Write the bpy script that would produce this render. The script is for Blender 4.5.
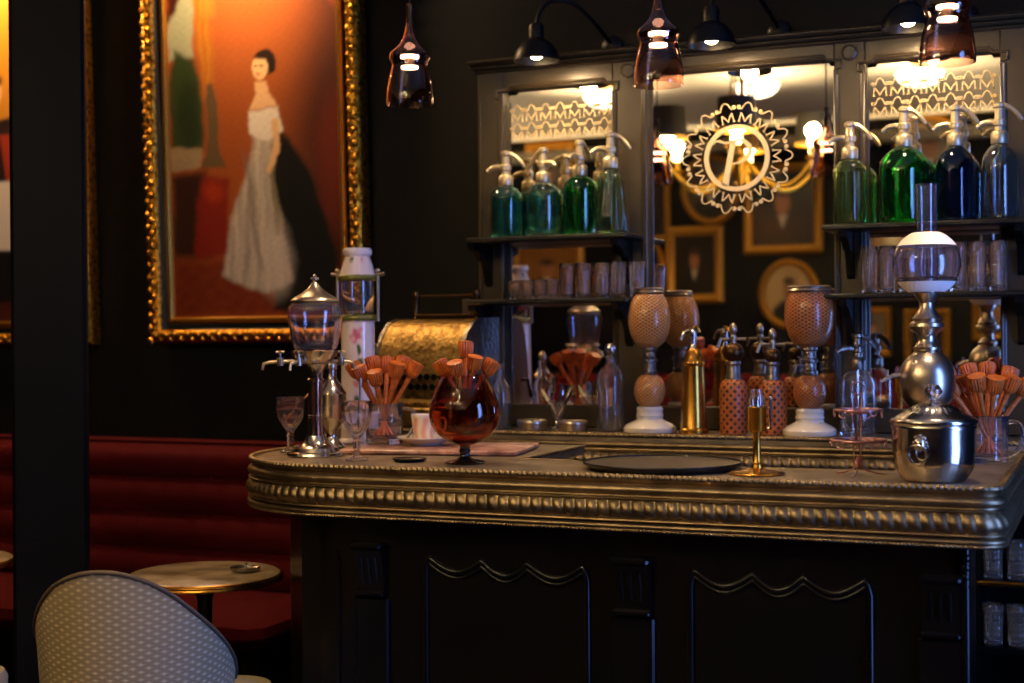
import bpy, math, random
from mathutils import Vector, Matrix, Quaternion
for o in list(bpy.data.objects): bpy.data.objects.remove(o, do_unlink=True)
SC = bpy.context.scene; COL = SC.collection; PI = math.pi
random.seed(7)
sin, cos, R = math.sin, math.cos, math.radians

# ------------------------------------------------------------------ camera
cam_d = bpy.data.cameras.new('camera'); cam = bpy.data.objects.new('camera', cam_d); COL.objects.link(cam)
cam_d.lens = 50; cam_d.sensor_width = 36; cam_d.clip_start = .05
CAM = Vector((0, 0, 1.45))
yaw, pitch, roll = R(23), R(-.24), .007
fw = Vector((-sin(yaw)*cos(pitch), cos(yaw)*cos(pitch), sin(pitch)))
r0 = Vector((cos(yaw), sin(yaw), 0)); u0 = r0.cross(fw)
rt = r0*cos(roll) - u0*sin(roll); up = u0*cos(roll) + r0*sin(roll)
cam.matrix_world = Matrix(((rt.x, up.x, -fw.x, CAM.x), (rt.y, up.y, -fw.y, CAM.y), (rt.z, up.z, -fw.z, CAM.z), (0, 0, 0, 1)))
cam_d.dof.use_dof = True; cam_d.dof.focus_distance = 3.8; cam_d.dof.aperture_fstop = 2.2
SC.camera = cam

# ------------------------------------------------------------------ world, exposure, general light
w = bpy.data.worlds.new('world'); SC.world = w; w.use_nodes = True
w.node_tree.nodes['Background'].inputs[0].default_value = (.9, .75, .6, 1)
w.node_tree.nodes['Background'].inputs[1].default_value = .004
SC.view_settings.view_transform = 'Standard'; SC.view_settings.look = 'None'
SC.view_settings.gamma = 1; SC.view_settings.use_curve_mapping = False
SC.view_settings.exposure = 0.7
try:
    SC.cycles.use_denoising = True
    SC.cycles.max_bounces = 14; SC.cycles.transmission_bounces = 12; SC.cycles.glossy_bounces = 6; SC.cycles.diffuse_bounces = 3
    SC.cycles.transparent_max_bounces = 12; SC.cycles.sample_clamp_indirect = 4; SC.cycles.blur_glossy = .5
except Exception: pass

def light(kind, name, loc, energy, col, size=.05, to=None, spot=None, blend=.6, parent=None, sy=None):
    d = bpy.data.lights.new(name, kind); o = bpy.data.objects.new(name, d); COL.objects.link(o)
    d.energy = energy; d.color = col
    if kind == 'AREA':
        d.size = size
        if sy: d.shape = 'RECTANGLE'; d.size_y = sy
    else: d.shadow_soft_size = size
    if spot: d.spot_size = R(spot); d.spot_blend = blend
    o.location = loc
    if to is not None: o.rotation_euler = (Vector(to)-Vector(loc)).to_track_quat('-Z', 'Y').to_euler()
    if parent: o.parent = parent
    return o
WARM = (1, .67, .34); PINKW = (1, .74, .45); BLUE = (.12, .27, 1)
# saturated blue light from the right wall's window, which is out of view
light('AREA', 'window_blue_light', (1.27, 2.80, 1.38), 38, BLUE, .5, (-.6, 2.9, 1.2), sy=2.2)

# ------------------------------------------------------------------ materials
def lin(c):
    return tuple(((x/255)/12.92 if x/255 <= .04045 else ((x/255+.055)/1.055)**2.4) for x in c)
def mat(name, c, rough=.5, metal=0, trans=0, ior=1.45, emit=None, es=0, coat=0, spec=.5, bump=None, vary=None, aniso=0, srgb=True):
    m = bpy.data.materials.new(name); m.use_nodes = True; nt = m.node_tree; b = nt.nodes['Principled BSDF']
    col = lin(c) if srgb else c
    b.inputs['Base Color'].default_value = (*col, 1); b.inputs['Roughness'].default_value = rough
    b.inputs['Metallic'].default_value = metal; b.inputs['Transmission Weight'].default_value = trans
    b.inputs['IOR'].default_value = ior; b.inputs['Specular IOR Level'].default_value = spec
    b.inputs['Coat Weight'].default_value = coat; b.inputs['Coat Roughness'].default_value = .08
    if emit: b.inputs['Emission Color'].default_value = (*emit, 1); b.inputs['Emission Strength'].default_value = es
    if bump or vary:
        tc = nt.nodes.new('ShaderNodeTexCoord')
    if bump:
        n = nt.nodes.new('ShaderNodeTexNoise'); n.inputs['Scale'].default_value = bump[0]; n.inputs['Detail'].default_value = 3
        bp = nt.nodes.new('ShaderNodeBump'); bp.inputs['Strength'].default_value = bump[1]; bp.inputs['Distance'].default_value = bump[2] if len(bump) > 2 else .004
        nt.links.new(tc.outputs['Object'], n.inputs['Vector']); nt.links.new(n.outputs['Fac'], bp.inputs['Height']); nt.links.new(bp.outputs['Normal'], b.inputs['Normal'])
    if vary:   # (second colour, scale, low, high)
        n2 = nt.nodes.new('ShaderNodeTexNoise'); n2.inputs['Scale'].default_value = vary[1]; n2.inputs['Detail'].default_value = 4
        cr = nt.nodes.new('ShaderNodeValToRGB'); e = cr.color_ramp.elements
        e[0].position = vary[2]; e[1].position = vary[3]; e[0].color = (*col, 1); e[1].color = (*lin(vary[0]), 1)
        nt.links.new(tc.outputs['Object'], n2.inputs['Vector']); nt.links.new(n2.outputs['Fac'], cr.inputs['Fac']); nt.links.new(cr.outputs['Color'], b.inputs['Base Color'])
    return m
def attr_mat(name, rough=.35, coat=.3):
    m = mat(name, (128, 128, 128), rough, coat=coat); nt = m.node_tree
    a = nt.nodes.new('ShaderNodeAttribute'); a.attribute_name = 'pigment'
    nt.links.new(a.outputs['Color'], nt.nodes['Principled BSDF'].inputs['Base Color']); return m
def cross_mat(name, c_strand, c_hole, nu, nv, width, rough, depth=.0015, metal=0, coat=0):
    """diamond net: two families of slanting lines on the surface's own UV"""
    m = mat(name, c_strand, rough, metal, coat=coat); nt = m.node_tree; N = nt.nodes.new; L = nt.links.new
    uv = N('ShaderNodeUVMap'); sep = N('ShaderNodeSeparateXYZ'); L(uv.outputs[0], sep.inputs[0])
    def M(op, a, b=None):
        n = N('ShaderNodeMath'); n.operation = op
        for i, x in enumerate((a, b)):
            if x is None: continue
            if isinstance(x, (int, float)): n.inputs[i].default_value = x
            else: L(x, n.inputs[i])
        return n.outputs[0]
    a = M('MULTIPLY', sep.outputs[0], nu); b = M('MULTIPLY', sep.outputs[1], nv)
    def tri(x): return M('MULTIPLY', M('PINGPONG', x, .5), 2)
    h = M('MINIMUM', tri(M('ADD', a, b)), tri(M('SUBTRACT', a, b)))
    hole = M('SMOOTH_MIN', M('DIVIDE', h, width), 1.0)
    hole = M('MINIMUM', M('POWER', M('DIVIDE', h, width), 3), 1.0)
    mx = N('ShaderNodeMix'); mx.data_type = 'RGBA'; mx.inputs[6].default_value = (*lin(c_strand), 1); mx.inputs[7].default_value = (*lin(c_hole), 1)
    L(hole, mx.inputs[0]); L(mx.outputs[2], nt.nodes['Principled BSDF'].inputs['Base Color'])
    bp = N('ShaderNodeBump'); bp.inputs['Distance'].default_value = depth; bp.inputs['Strength'].default_value = .8; bp.invert = True
    L(hole, bp.inputs['Height']); L(bp.outputs[0], nt.nodes['Principled BSDF'].inputs['Normal'])
    return m

M_wall = mat('wall_paint', (11, 10, 9), .6, spec=.2, bump=(9, .12, .01))
M_wood = mat('black_lacquer', (6, 5, 5), .3, coat=.06, spec=.3)
M_cab = mat('cabinet_paint', (62, 52, 35), .32, bump=(30, .04))
M_cabdark = mat('cabinet_black', (11, 10, 10), .38)
M_ceil = mat('ceiling_plaster', (226, 212, 186), .8)
M_floor = mat('dark_floor', (38, 28, 22), .45, vary=((24, 18, 14), 5, .4, .6))
M_zinc = mat('zinc_bar_metal', (150, 128, 94), .44, 1, bump=(60, .12, .002), vary=((112, 94, 68), 14, .35, .7))
M_zinctop = mat('zinc_top', (168, 150, 124), .5, 1, vary=((124, 108, 88), 9, .35, .7))
M_silver = mat('silver_plate', (205, 196, 184), .17, 1, vary=((170, 158, 142), 22, .45, .75))
M_head = mat('siphon_head_metal', (214, 198, 160), .38, .8)
M_silverworn = mat('silver_worn', (186, 170, 150), .3, 1, bump=(90, .1, .001))
M_pewter = mat('pewter', (150, 142, 132), .38, 1)
M_brass = mat('brass', (205, 150, 62), .24, 1, vary=((168, 112, 40), 18, .4, .75))
M_brassdull = mat('brass_aged', (176, 142, 78), .42, 1, bump=(60, .8, .006), vary=((112, 84, 44), 30, .42, .66))
M_bronze = mat('bronze_dark', (84, 62, 40), .38, 1)
M_nickel = mat('nickel_embossed', (140, 130, 122), .34, 1, bump=(45, .8, .008))
M_wire = mat('rosy_wire', (186, 138, 140), .3, 1)
M_black = mat('black_metal', (6, 5, 5), .4, coat=.08, spec=.3)
M_blackglass = mat('black_glass', (6, 4, 4), .05, coat=.6)
M_gilt = mat('gilt_carved', (224, 158, 48), .3, 1, bump=(70, .55, .01), vary=((120, 74, 14), 55, .45, .62))
M_gilt2 = mat('gilt_plain', (206, 146, 56), .32, 1, bump=(120, .25, .003))
M_gilt3 = mat('gilt_wall_frame', (196, 138, 44), .45, .55, bump=(26, .3, .01))
M_glass = mat('clear_glass', (255, 253, 250), 0, trans=.985, ior=1.46)
M_press = mat('pressed_glass', (255, 234, 208), .0, trans=.965, ior=1.46)
M_glassP = mat('pale_lilac_glass', (247, 240, 246), 0, trans=.985, ior=1.46)
M_teal = mat('teal_glass', (132, 212, 202), 0, trans=.992, ior=1.46)
M_tealpale = mat('pale_teal_glass', (186, 232, 216), 0, trans=.992, ior=1.46)
M_green = mat('green_glass', (96, 205, 138), 0, trans=.992, ior=1.46)
M_greenbig = mat('bright_green_glass', (84, 212, 112), 0, trans=.992, ior=1.46)
M_paleyg = mat('pale_green_glass', (218, 236, 198), 0, trans=.992, ior=1.46)
M_olive = mat('pale_olive_glass', (206, 226, 172), 0, trans=.992, ior=1.46)
M_blue = mat('dark_blue_glass', (34, 84, 124), 0, trans=.975, ior=1.46)
M_greyg = mat('smoky_grey_glass', (214, 226, 228), 0, trans=.992, ior=1.46)
M_amber = mat('amber_glass', (208, 126, 60), 0, trans=1, ior=1.46)
M_smoke = mat('rose_smoke_glass', (222, 186, 174), .0, trans=1, ior=1.42)
M_frost = mat('frosted_band', (232, 222, 206), .55, spec=.4)
M_mirror = mat('mirror_silver', (225, 220, 208), .012, 1)
M_etch = mat('gold_cream_lettering', (226, 198, 140), .45, .0, spec=.6)
M_porc = mat('white_porcelain', (224, 214, 196), .22, coat=.5)
M_cupp = attr_mat('painted_cup', .25, .5)
M_paint = attr_mat('oil_paint', .38, .25)
M_porcpaint = attr_mat('painted_porcelain', .2, .6)
M_wood2 = mat('muddler_wood', (206, 104, 34), .42, vary=((158, 72, 22), 40, .35, .7))
M_red = mat('red_velvet', (70, 2, 5), .85, spec=.15, bump=(220, .25, .002));
M_redplain = mat('red_leather', (120, 12, 12), .5)
M_marble = mat('grey_marble', (168, 148, 118), .28, vary=((104, 86, 62), 8, .42, .66))
M_board = mat('rose_marble_board', (188, 138, 116), .3, vary=((118, 74, 60), 26, .4, .65))
M_cream = mat('cream_upholstery', (190, 170, 130), .75)
M_piping = mat('brown_piping', (92, 74, 56), .6)
M_net = cross_mat('tan_net', (212, 150, 84), (104, 48, 18), 22, 86, .55, .28, coat=.4)
M_netR = cross_mat('russet_net', (188, 110, 54), (74, 26, 10), 22, 86, .55, .28, coat=.4)
M_mesh = cross_mat('wicker_mesh', (196, 106, 48), (62, 24, 12), 11, 38, .6, .4, coat=.2)
M_dot = cross_mat('dotted_cream_fabric', (150, 130, 98), (206, 188, 150), 23, 54, .75, .8, .0008)
M_shade = mat('grey_lampshade', (58, 52, 46), .85)
M_led = mat('lamp_glow', (255, 240, 220), .5, emit=(1, .72, .5), es=16)
M_bulb = mat('bulb_glow', (255, 240, 210), .5, emit=(1, .74, .42), es=22)
M_disk = mat('ceiling_disk_glow', (255, 250, 240), .5, emit=(1, .82, .56), es=5)
M_bulbY = mat('chandelier_glow', (255, 240, 170), .5, emit=(1, .80, .30), es=14)
M_pane = mat('blue_lit_pane', (200, 215, 255), .3, emit=(.24, .42, 1), es=2.5)  # pane glows saturated blue
M_cord = mat('cord', (10, 10, 10), .6)

# ------------------------------------------------------------------ mesh builder
class G:
    def __init__(s): s.v = []; s.f = []; s.uv = []
    def add(s, V, F, UV=None, M=None):
        n = len(s.v)
        s.v += [(M @ Vector(p)) if M else Vector(p) for p in V]
        s.f += [tuple(i+n for i in f) for f in F]
        s.uv += UV if UV else [None]*len(F)
        return s
    def lathe(s, prof, seg=32, M=None, flute=None, arc=None):
        """flute: (count, depth, z_low, z_high) radial ribs between two heights"""
        V, F, UV, rows, L = [], [], [], [], 0
        for i, (r, z) in enumerate(prof):
            if i: L += math.dist(prof[i-1], prof[i])
            if r < 1e-6: V.append((0, 0, z)); rows.append(([len(V)-1]*seg, L))
            else:
                k = len(V)
                for j in range(seg):
                    a = 2*PI*j/seg; rr = r
                    if flute and flute[2] <= z <= flute[3]: rr = r*(1-flute[1]*(.5-.5*cos(flute[0]*a)))
                    V.append((rr*cos(a), rr*sin(a), z))
                rows.append((list(range(k, k+seg)), L))
        for i in range(len(rows)-1):
            a, la = rows[i]; b, lb = rows[i+1]
            for j in range(seg):
                q = (j+1) % seg; idx = [a[j], a[q], b[q], b[j]]; t = [(j/seg, la), ((j+1)/seg, la), ((j+1)/seg, lb), (j/seg, lb)]
                keep = [k for k in range(4) if idx[k] not in idx[:k]]
                if len(keep) >= 3: F.append(tuple(idx[k] for k in keep)); UV.append([t[k] for k in keep])
        return s.add(V, F, UV, M)
    def tube(s, pts, rad, seg=8, closed=False, M=None, caps=True):
        P = [Vector(p) for p in pts]; n = len(P); V, F = [], []
        rads = rad if isinstance(rad, (list, tuple)) else [rad]*n
        t0 = (P[1]-P[0]).normalized(); ref = Vector((0, 0, 1)) if abs(t0.z) < .9 else Vector((1, 0, 0))
        nrm = (ref - t0*ref.dot(t0)).normalized()
        for i in range(n):
            if closed: t = (P[(i+1) % n]-P[i-1]).normalized()
            else: t = (P[min(i+1, n-1)]-P[max(i-1, 0)]).normalized()
            nrm = (nrm - t*nrm.dot(t)).normalized(); b = t.cross(nrm)
            for j in range(seg):
                a = 2*PI*j/seg; V.append(P[i] + (nrm*cos(a)+b*sin(a))*rads[i])
        for i in range(n if closed else n-1):
            for j in range(seg):
                a, b_ = i*seg, ((i+1) % n)*seg; F.append((a+j, a+(j+1) % seg, b_+(j+1) % seg, b_+j))
        if not closed and caps: F.append(tuple(range(seg))[::-1]); F.append(tuple((n-1)*seg+j for j in range(seg)))
        return s.add(V, F, None, M)
    def box(s, c, d, M=None, ch=0):
        x, y, z = (q/2 for q in d); cx, cy, cz = c
        if ch <= 0:
            V = [(cx+a*x, cy+b*y, cz+e*z) for e in (-1, 1) for a, b in ((-1, -1), (1, -1), (1, 1), (-1, 1))]
            return s.add(V, [(3, 2, 1, 0), (4, 5, 6, 7), (0, 1, 5, 4), (1, 2, 6, 5), (2, 3, 7, 6), (3, 0, 4, 7)], None, M)
        ch = min(ch, x*.9, y*.9, z*.9); V, F = [], []
        for e, k in ((-z, ch), (-z+ch, 0), (z-ch, 0), (z, ch)):   # rounded box as stacked octagons
            X, Y, c2 = x-k, y-k, max(ch*.9, 1e-4)
            V += [(cx+p, cy+q, cz+e) for p, q in ((-X+c2, -Y), (X-c2, -Y), (X, -Y+c2), (X, Y-c2), (X-c2, Y), (-X+c2, Y), (-X, Y-c2), (-X, -Y+c2))]
        for i in range(3):
            for j in range(8): F.append((i*8+j, i*8+(j+1) % 8, i*8+8+(j+1) % 8, i*8+8+j))
        F.append(tuple(range(8))[::-1]); F.append(tuple(range(24, 32)))
        return s.add(V, F, None, M)
    def prism(s, poly, z0, z1, M=None):
        n = len(poly); V = [(x, y, z0) for x, y in poly]+[(x, y, z1) for x, y in poly]
        F = [tuple(range(n))[::-1], tuple(range(n, 2*n))]+[(i, (i+1) % n, n+(i+1) % n, n+i) for i in range(n)]
        return s.add(V, F, None, M)
    def ribbon(s, pts, wid, th=.0012, closed=False, M=None):
        """flat raised line in the local XZ plane, facing -Y"""
        P = [Vector((p[0], p[1])) for p in pts]; n = len(P); V, F = [], []
        ws = wid if isinstance(wid, (list, tuple)) else [wid]*n
        for i in range(n):
            t = (P[(i+1) % n]-P[i-1]) if closed else (P[min(i+1, n-1)]-P[max(i-1, 0)])
            t.normalize(); q = Vector((-t.y, t.x))*ws[i]/2
            for p, y in ((P[i]+q, 0), (P[i]-q, 0), (P[i]-q, -th), (P[i]+q, -th)): V.append((p.x, y, p.y))
        for i in range(n if closed else n-1):
            a, b = i*4, ((i+1) % n)*4
            for j in range(4): F.append((a+j, a+(j+1) % 4, b+(j+1) % 4, b+j))
        if not closed: F += [(3, 2, 1, 0), (n*4-4, n*4-3, n*4-2, n*4-1)]
        return s.add(V, F, None, M)
    def disc(s, c, r, th=.0012, seg=12):
        V = [(c[0]+r*cos(2*PI*j/seg), y, c[1]+r*sin(2*PI*j/seg)) for y in (0, -th) for j in range(seg)]
        return s.add(V, [tuple(range(seg))[::-1], tuple(range(seg, 2*seg))]+[(j, (j+1) % seg, seg+(j+1) % seg, seg+j) for j in range(seg)])
    def sphere(s, c, r, seg=20, M=None, sz=1):
        pr = [(r*sin(PI*i/12) if 0 < i < 12 else 0, -r*sz*cos(PI*i/12)) for i in range(13)]
        T = Matrix.Translation(c); return s.lathe(pr, seg, (M @ T) if M else T)
    def grid(s, fn, nu, nv, closed_u=False):
        V = [fn(i/nu, j/nv) for j in range(nv+1) for i in range(nu+1)]
        F = [(j*(nu+1)+i, j*(nu+1)+i+1, (j+1)*(nu+1)+i+1, (j+1)*(nu+1)+i) for j in range(nv) for i in range(nu)]
        UV = [[(i/nu, j/nv), ((i+1)/nu, j/nv), ((i+1)/nu, (j+1)/nv), (i/nu, (j+1)/nv)] for j in range(nv) for i in range(nu)]
        return s.add(V, F, UV)
def obj(name, g, m, parent=None, loc=None, sharp=38, pigment=None, rot=None):
    me = bpy.data.meshes.new(name); me.from_pydata([tuple(p) for p in g.v], [], g.f)
    if any(u for u in g.uv):
        ul = me.uv_layers.new(name='UVMap'); k = 0
        for p, u in zip(me.polygons, g.uv):
            for q, li in enumerate(p.loop_indices): ul.data[li].uv = u[q] if u else (0, 0)
    me.polygons.foreach_set('use_smooth', [True]*len(me.polygons)); me.set_sharp_from_angle(angle=R(sharp))
    if pigment:
        a = me.color_attributes.new('pigment', 'FLOAT_COLOR', 'POINT')
        for i, p in enumerate(g.v): a.data[i].color = (*pigment(p), 1)
    me.materials.append(m); me.update()
    o = bpy.data.objects.new(name, me); COL.objects.link(o)
    if parent: o.parent = parent
    if loc is not None: o.location = loc
    if rot is not None: o.rotation_euler = rot
    return o
def tag(o, label, cat, group=None):
    o['label'] = label; o['category'] = cat
    if group: o['group'] = group
    return o
def thing(name, label, cat, loc, rz=0, group=None):
    o = bpy.data.objects.new(name, None); o.empty_display_size = .05; COL.objects.link(o); o.location = loc; o.rotation_euler = (0, 0, rz)
    return tag(o, label, cat, group)
def dup(root, loc, rot=None, label=None, group=None):
    c = root.copy(); COL.objects.link(c); c.location = loc
    if rot is not None: c.rotation_euler = rot
    if label: c['label'] = label
    if group: c['group'] = group
    def kids(a, b):
        for ch in list(a.children):
            d = ch.copy(); COL.objects.link(d); d.parent = b; kids(ch, d)
    kids(root, c); return c
def struct(name, g, m, **k):
    o = obj(name, g, m, **k); o['kind'] = 'structure'; return o
def vessel(outer, t, zin, lip=True):
    """closed glass wall: outer line from the bottom centre to the rim, then back down inside to zin"""
    inn = [(max(r-t, .001), z) for r, z in outer if z > zin+t*.6]
    return outer + [(outer[-1][0]-t*.5, outer[-1][1]+t*.4)] + inn[::-1] + [(inn[0][0]*.75, zin), (0, zin)]
def arcp(cx, cy, r, a0, a1, n): return [(cx+r*cos(R(a0+(a1-a0)*i/n)), cy+r*sin(R(a0+(a1-a0)*i/n))) for i in range(n+1)]
def bez(p0, p1, p2, n=10):
    p0, p1, p2 = Vector(p0), Vector(p1), Vector(p2); return [p0*(1-t)**2+p1*2*t*(1-t)+p2*t*t for t in [i/n for i in range(n+1)]]
SR = Vector((cos(yaw), sin(yaw), 0))       # room direction that runs along the bar fittings' rightward taps

# ------------------------------------------------------------------ the room
WY, FY, LX, RX, CZ = 4.95, -3.0, -6.2, 1.35, 3.3
struct('floor', G().box(((LX+RX)/2, (WY+FY)/2, -.05), (RX-LX+.4, WY-FY+.4, .1)), M_floor)
struct('ceiling', G().box(((LX+RX)/2, (WY+FY)/2, CZ+.05), (RX-LX+.4, WY-FY+.4, .1)), M_ceil)
struct('wall_back', G().box(((LX+RX)/2, WY+.1, CZ/2), (RX-LX+.4, .2, CZ)), M_wall)
struct('wall_front', G().box(((LX+RX)/2, FY-.1, CZ/2), (RX-LX+.4, .2, CZ)), M_wall)
struct('wall_left', G().box((LX-.1, (WY+FY)/2, CZ/2), (.2, WY-FY, CZ)), M_wall)
g = G()
for c, d in (((RX+.1, -.35, CZ/2), (.2, 5.3, CZ)), ((RX+.1, 4.1, CZ/2), (.2, 1.7, CZ)), ((RX+.1, 2.78, .09), (.2, .96, .18)), ((RX+.1, 2.78, 2.95), (.2, .96, .7))): g.box(c, d)
struct('wall_right', g, M_wall)
g = G()
for c, d in (((RX+.02, 2.31, 1.39), (.08, .06, 2.42)), ((RX+.02, 3.25, 1.39), (.08, .06, 2.42)), ((RX+.02, 2.78, .21), (.08, .96, .06)), ((RX+.02, 2.78, 2.57), (.08, .96, .06)), ((RX+.02, 2.78, 1.1), (.06, .94, .035)), ((RX+.02, 2.78, 1.9), (.06, .94, .035))): g.box(c, d, ch=.008)
wf = struct('window_1', g, M_wood)
obj('window_pane', G().box((RX+.05, 2.78, 1.39), (.01, .94, 2.36)), M_pane, wf)
g = G().box((LX+(-2.8-LX)/2, WY-.012, .06), (-2.8-LX, .024, .12), ch=.006); struct('baseboard_back', g, M_cabdark)
g = G().box((0, 0, CZ/2), (.22, .22, CZ), ch=.012); g.box((0, 0, .1), (.275, .275, .2), ch=.012)
o = struct('column', g, mat('column_paint', (5, 4.5, 4.5), .6, spec=.1), loc=(-3.065, 3.53, 0)); o.rotation_euler = (0, 0, R(38))
# pale strip of ceiling cornice along the front wall (seen in the mirrors)
struct('trim_1', G().box(((LX+RX)/2, FY+.07, CZ-.20), (RX-LX, .14, .03), ch=.008).box(((LX+RX)/2, FY+.145, CZ-.17), (RX-LX, .02, .09), ch=.006), mat('cornice_paint', (150, 138, 112), .6))
light('AREA', 'added_cove_light', ((LX+RX)/2-.6, FY+.09, CZ-.175), 22, (1, .80, .52), 7.0, ((LX+RX)/2-.6, FY+1.0, CZ+.15), sy=.06)  # lamp added behind the cornice to brighten the ceiling in the mirrors

# ------------------------------------------------------------------ the bar counter
def bar_path(inset, step):
    """outer edge of the counter, from the back of its left arm round to the back of its right arm"""
    yf, xl, xr = 3.345+inset, -2.405+inset, -.235-inset; r = .42-inset; c = (xl+r, yf+r)
    raw = [(xl, 4.26), (xl, c[1])]
    raw += arcp(c[0], c[1], r, 180, 270, 60)[1:]
    rc = max(.055-inset*.3, .02)
    raw += [(xr-rc, yf)] + arcp(xr-rc, yf+rc, rc, 270, 360, 16)[1:] + [(xr, 4.36)]
    out = [Vector(raw[0])]; 
    for a, b in zip(raw, raw[1:]):
        a, b = Vector(a), Vector(b); n = max(1, int((b-a).length/step))
        out += [a+(b-a)*k/n for k in range(1, n+1)]
    return out
def path_frames(P):
    s, res = 0, []
    for i, p in enumerate(P):
        if i: s += (p-P[i-1]).length
        t = (P[min(i+1, len(P)-1)]-P[max(i-1, 0)]).normalized(); res.append((p, Vector((t.y, -t.x)), s))
    return res
EDGE = [(-.02, 0, 0), (-.012, 0, 0), (-.008, .004, 'b'), (-.002, .0062, 'b'), (.004, .004, 'b'), (.007, -.001, 'b'), (.006, -.006, 'b'), (.001, -.009, 0), (-.005, -.013, 0), (-.006, -.019, 0),
        (-.001, -.022, 0), (.006, -.027, 0), (.009, -.033, 0), (.007, -.039, 0), (0, -.0435, 0), (-.005, -.046, 0), (-.004, -.050, 0), (.004, -.0515, 0), (.006, -.054, 0), (.003, -.057, 0), (-.001, -.0585, 0),
        (.004, -.062, 'g'), (.010, -.069, 'g'), (.014, -.078, 'g'), (.0145, -.087, 'g'), (.011, -.095, 'g'), (.005, -.101, 'g'), (.001, -.104, 0), (.006, -.106, 0), (.007, -.109, 0), (.003, -.1115, 0), (-.004, -.113, 0), (-.003, -.1155, 0),
        (.004, -.117, 0), (.009, -.121, 0), (.009, -.126, 0), (.004, -.129, 0), (.007, -.131, 'c'), (.0085, -.134, 'c'), (.005, -.1375, 'c'), (-.01, -.139, 0), (-.05, -.139, 0)]
def edge_moulding(frames, ztop):
    V, F, n = [], [], len(EDGE)
    for p, nm, s in frames:
        for d, z, k in EDGE:
            dd, zz = d, z
            if k == 'b':
                q = abs(sin(PI*s/.0157+z*70)); dd, zz = d-.0045*(1-q), z-.0035*(1-q)*(z > 0)
            elif k == 'g':
                q = abs(sin(PI*(s/.030+(z+.08)*9))); dd = d-.0055*(1-q**.8)
            elif k == 'c': dd = d-.004*(1-abs(sin(PI*s/.0105)))
            V.append((p.x+nm.x*dd, p.y+nm.y*dd, ztop+zz))
    for i in range(len(frames)-1):
        for j in range(n-1): a = i*n+j; F.append((a, a+1, a+n+1, a+n))
    return G().add(V, F)
bar = thing('bar_counter', 'black panelled bar counter with thick zinc moulded top', 'bar counter', (0, 0, 0))
ZT = 1.10
obj('edge_moulding', edge_moulding(path_frames(bar_path(0, .0027)), ZT), M_zinc, bar, sharp=60)
inner = [(-.52, 4.36), (-.52, 3.70), (-1.325, 3.66), (-1.345, 3.69), (-1.41, 3.735), (-1.56, 3.735), (-1.56, 4.26)]
g = G(); g.prism([tuple(p) for p in bar_path(.012, .02)]+inner, ZT-.03, ZT-.0015); obj('countertop', g, M_zinctop, bar)
ip = [Vector((x, y, ZT-.004)) for x, y in inner]; obj('raised_lip', G().tube(ip, .0052, 8), M_zinc, bar)
bp = [tuple(p) for p in bar_path(.085, .03)]
body = [p for p in bp if not (p[0] > -.6 and p[1] > 3.66)]
cb = (-2.0, 3.74)
body = [(-2.28, 4.26)]+arcp(cb[0], cb[1], .28, 180, 225, 8)+[(-2.13, 3.475), (-2.10, 3.43)]+[p for p in body if p[0] > -2.05 and p[1] < 3.75]
body += [(-.32, 3.66), (-1.75, 3.66), (-1.75, 4.26)]
g = G(); g.prism(body, .12, ZT-.13); obj('body', g, M_wood, bar)
g = G(); g.prism([(x*.998, y-.012) for x, y in body], 0, .12); obj('plinth', g, M_wood, bar)
YB = 3.43   # front face of the body
def corbel(xc, w, z1=.892, z0=.738):
    g = G(); pr = [(0, z1), (-.045, z1), (-.05, z1-.008), (-.045, z1-.018), (-.036, z1-.022), (-.03, z1-.045), (-.022, z1-.085), (-.016, z1-.126), (-.016, z1-.134), (-.026, z1-.136), (-.026, z1-.143), (-.018, z1-.148), (0, z0)]
    for k, (xa, xb) in enumerate(((-w/2, w/2),)):
        V = [(xc+x, YB+d, z) for x in (xa, xb) for d, z in pr]; n = len(pr)
        g.add(V, [tuple(range(n)), tuple(range(n, 2*n))[::-1]]+[(i, n+i, n+(i+1) % n, (i+1) % n) for i in range(n)])
    for dx in (-.25, 0, .25):
        g.tube([(xc+dx*w, YB-.034, z1-.04), (xc+dx*w, YB-.024, z1-.08), (xc+dx*w, YB-.019, z1-.112)], [.004, .0055, .003], 6)
    g.box((xc, YB-.024, z1-.009), (w*1.14, .062, .02), ch=.006); g.box((xc, YB-.012, z0+.012), (w*1.05, .04, .014), ch=.004)
    obj('corbel', g, M_wood, bar, sharp=25)
    g = G().box((xc, YB-.004, .43), (w*1.2, .02, .62), ch=.006); obj('pilaster', g, M_wood, bar)
for xc, w in ((-1.873, .085), (-1.126, .095), (-.376, .085)): corbel(xc, w)
def panel(xl, xr, zt, zb):
    wd = xr-xl; top = []
    for i in range(61):
        t = i/60; a = abs(t-.5)*2
        if a > .30: z = -.034*sin((a-.30)/.70*PI)**1.0 + .004
        else: z = -.036*cos(a/.30*PI/2)+.004
        top.append((xl+t*wd, zt+z))
    loop = [(xl-.012, zb)]+[(xl-.012, zt-.03), (xl-.006, zt-.006)]+top+[(xr+.006, zt-.006), (xr+.012, zt-.03), (xr+.012, zb)]
    for off, rr in ((0, .0085), (.015, .0055)):
        pts = [(x, YB-.003, z-off) for x, z in loop]; obj('panel_moulding', G().tube(pts, rr, 8), M_wood, bar, sharp=60)
panel(-1.70, -1.262, .850, .25); panel(-.965, -.55, .858, .25)
g = G()
for off in (0, .05): g.tube([(-2.03+off, YB+.012-off*.28, z) for z in (.25, .5, .83)]+[(-2.02+off*.6, YB+.008-off*.2, .86)], .006, 8)
obj('panel_moulding', g, M_wood, bar)
g = G(); g.tube([(-.322, YB-.006, .12), (-.322, YB-.006, .95)], .012, 12)
for k in range(5): g.sphere((-.322, YB-.008, .93-.022*k), .014-.001*k, 10)
obj('corner_post', g, M_wood, bar)

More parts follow.
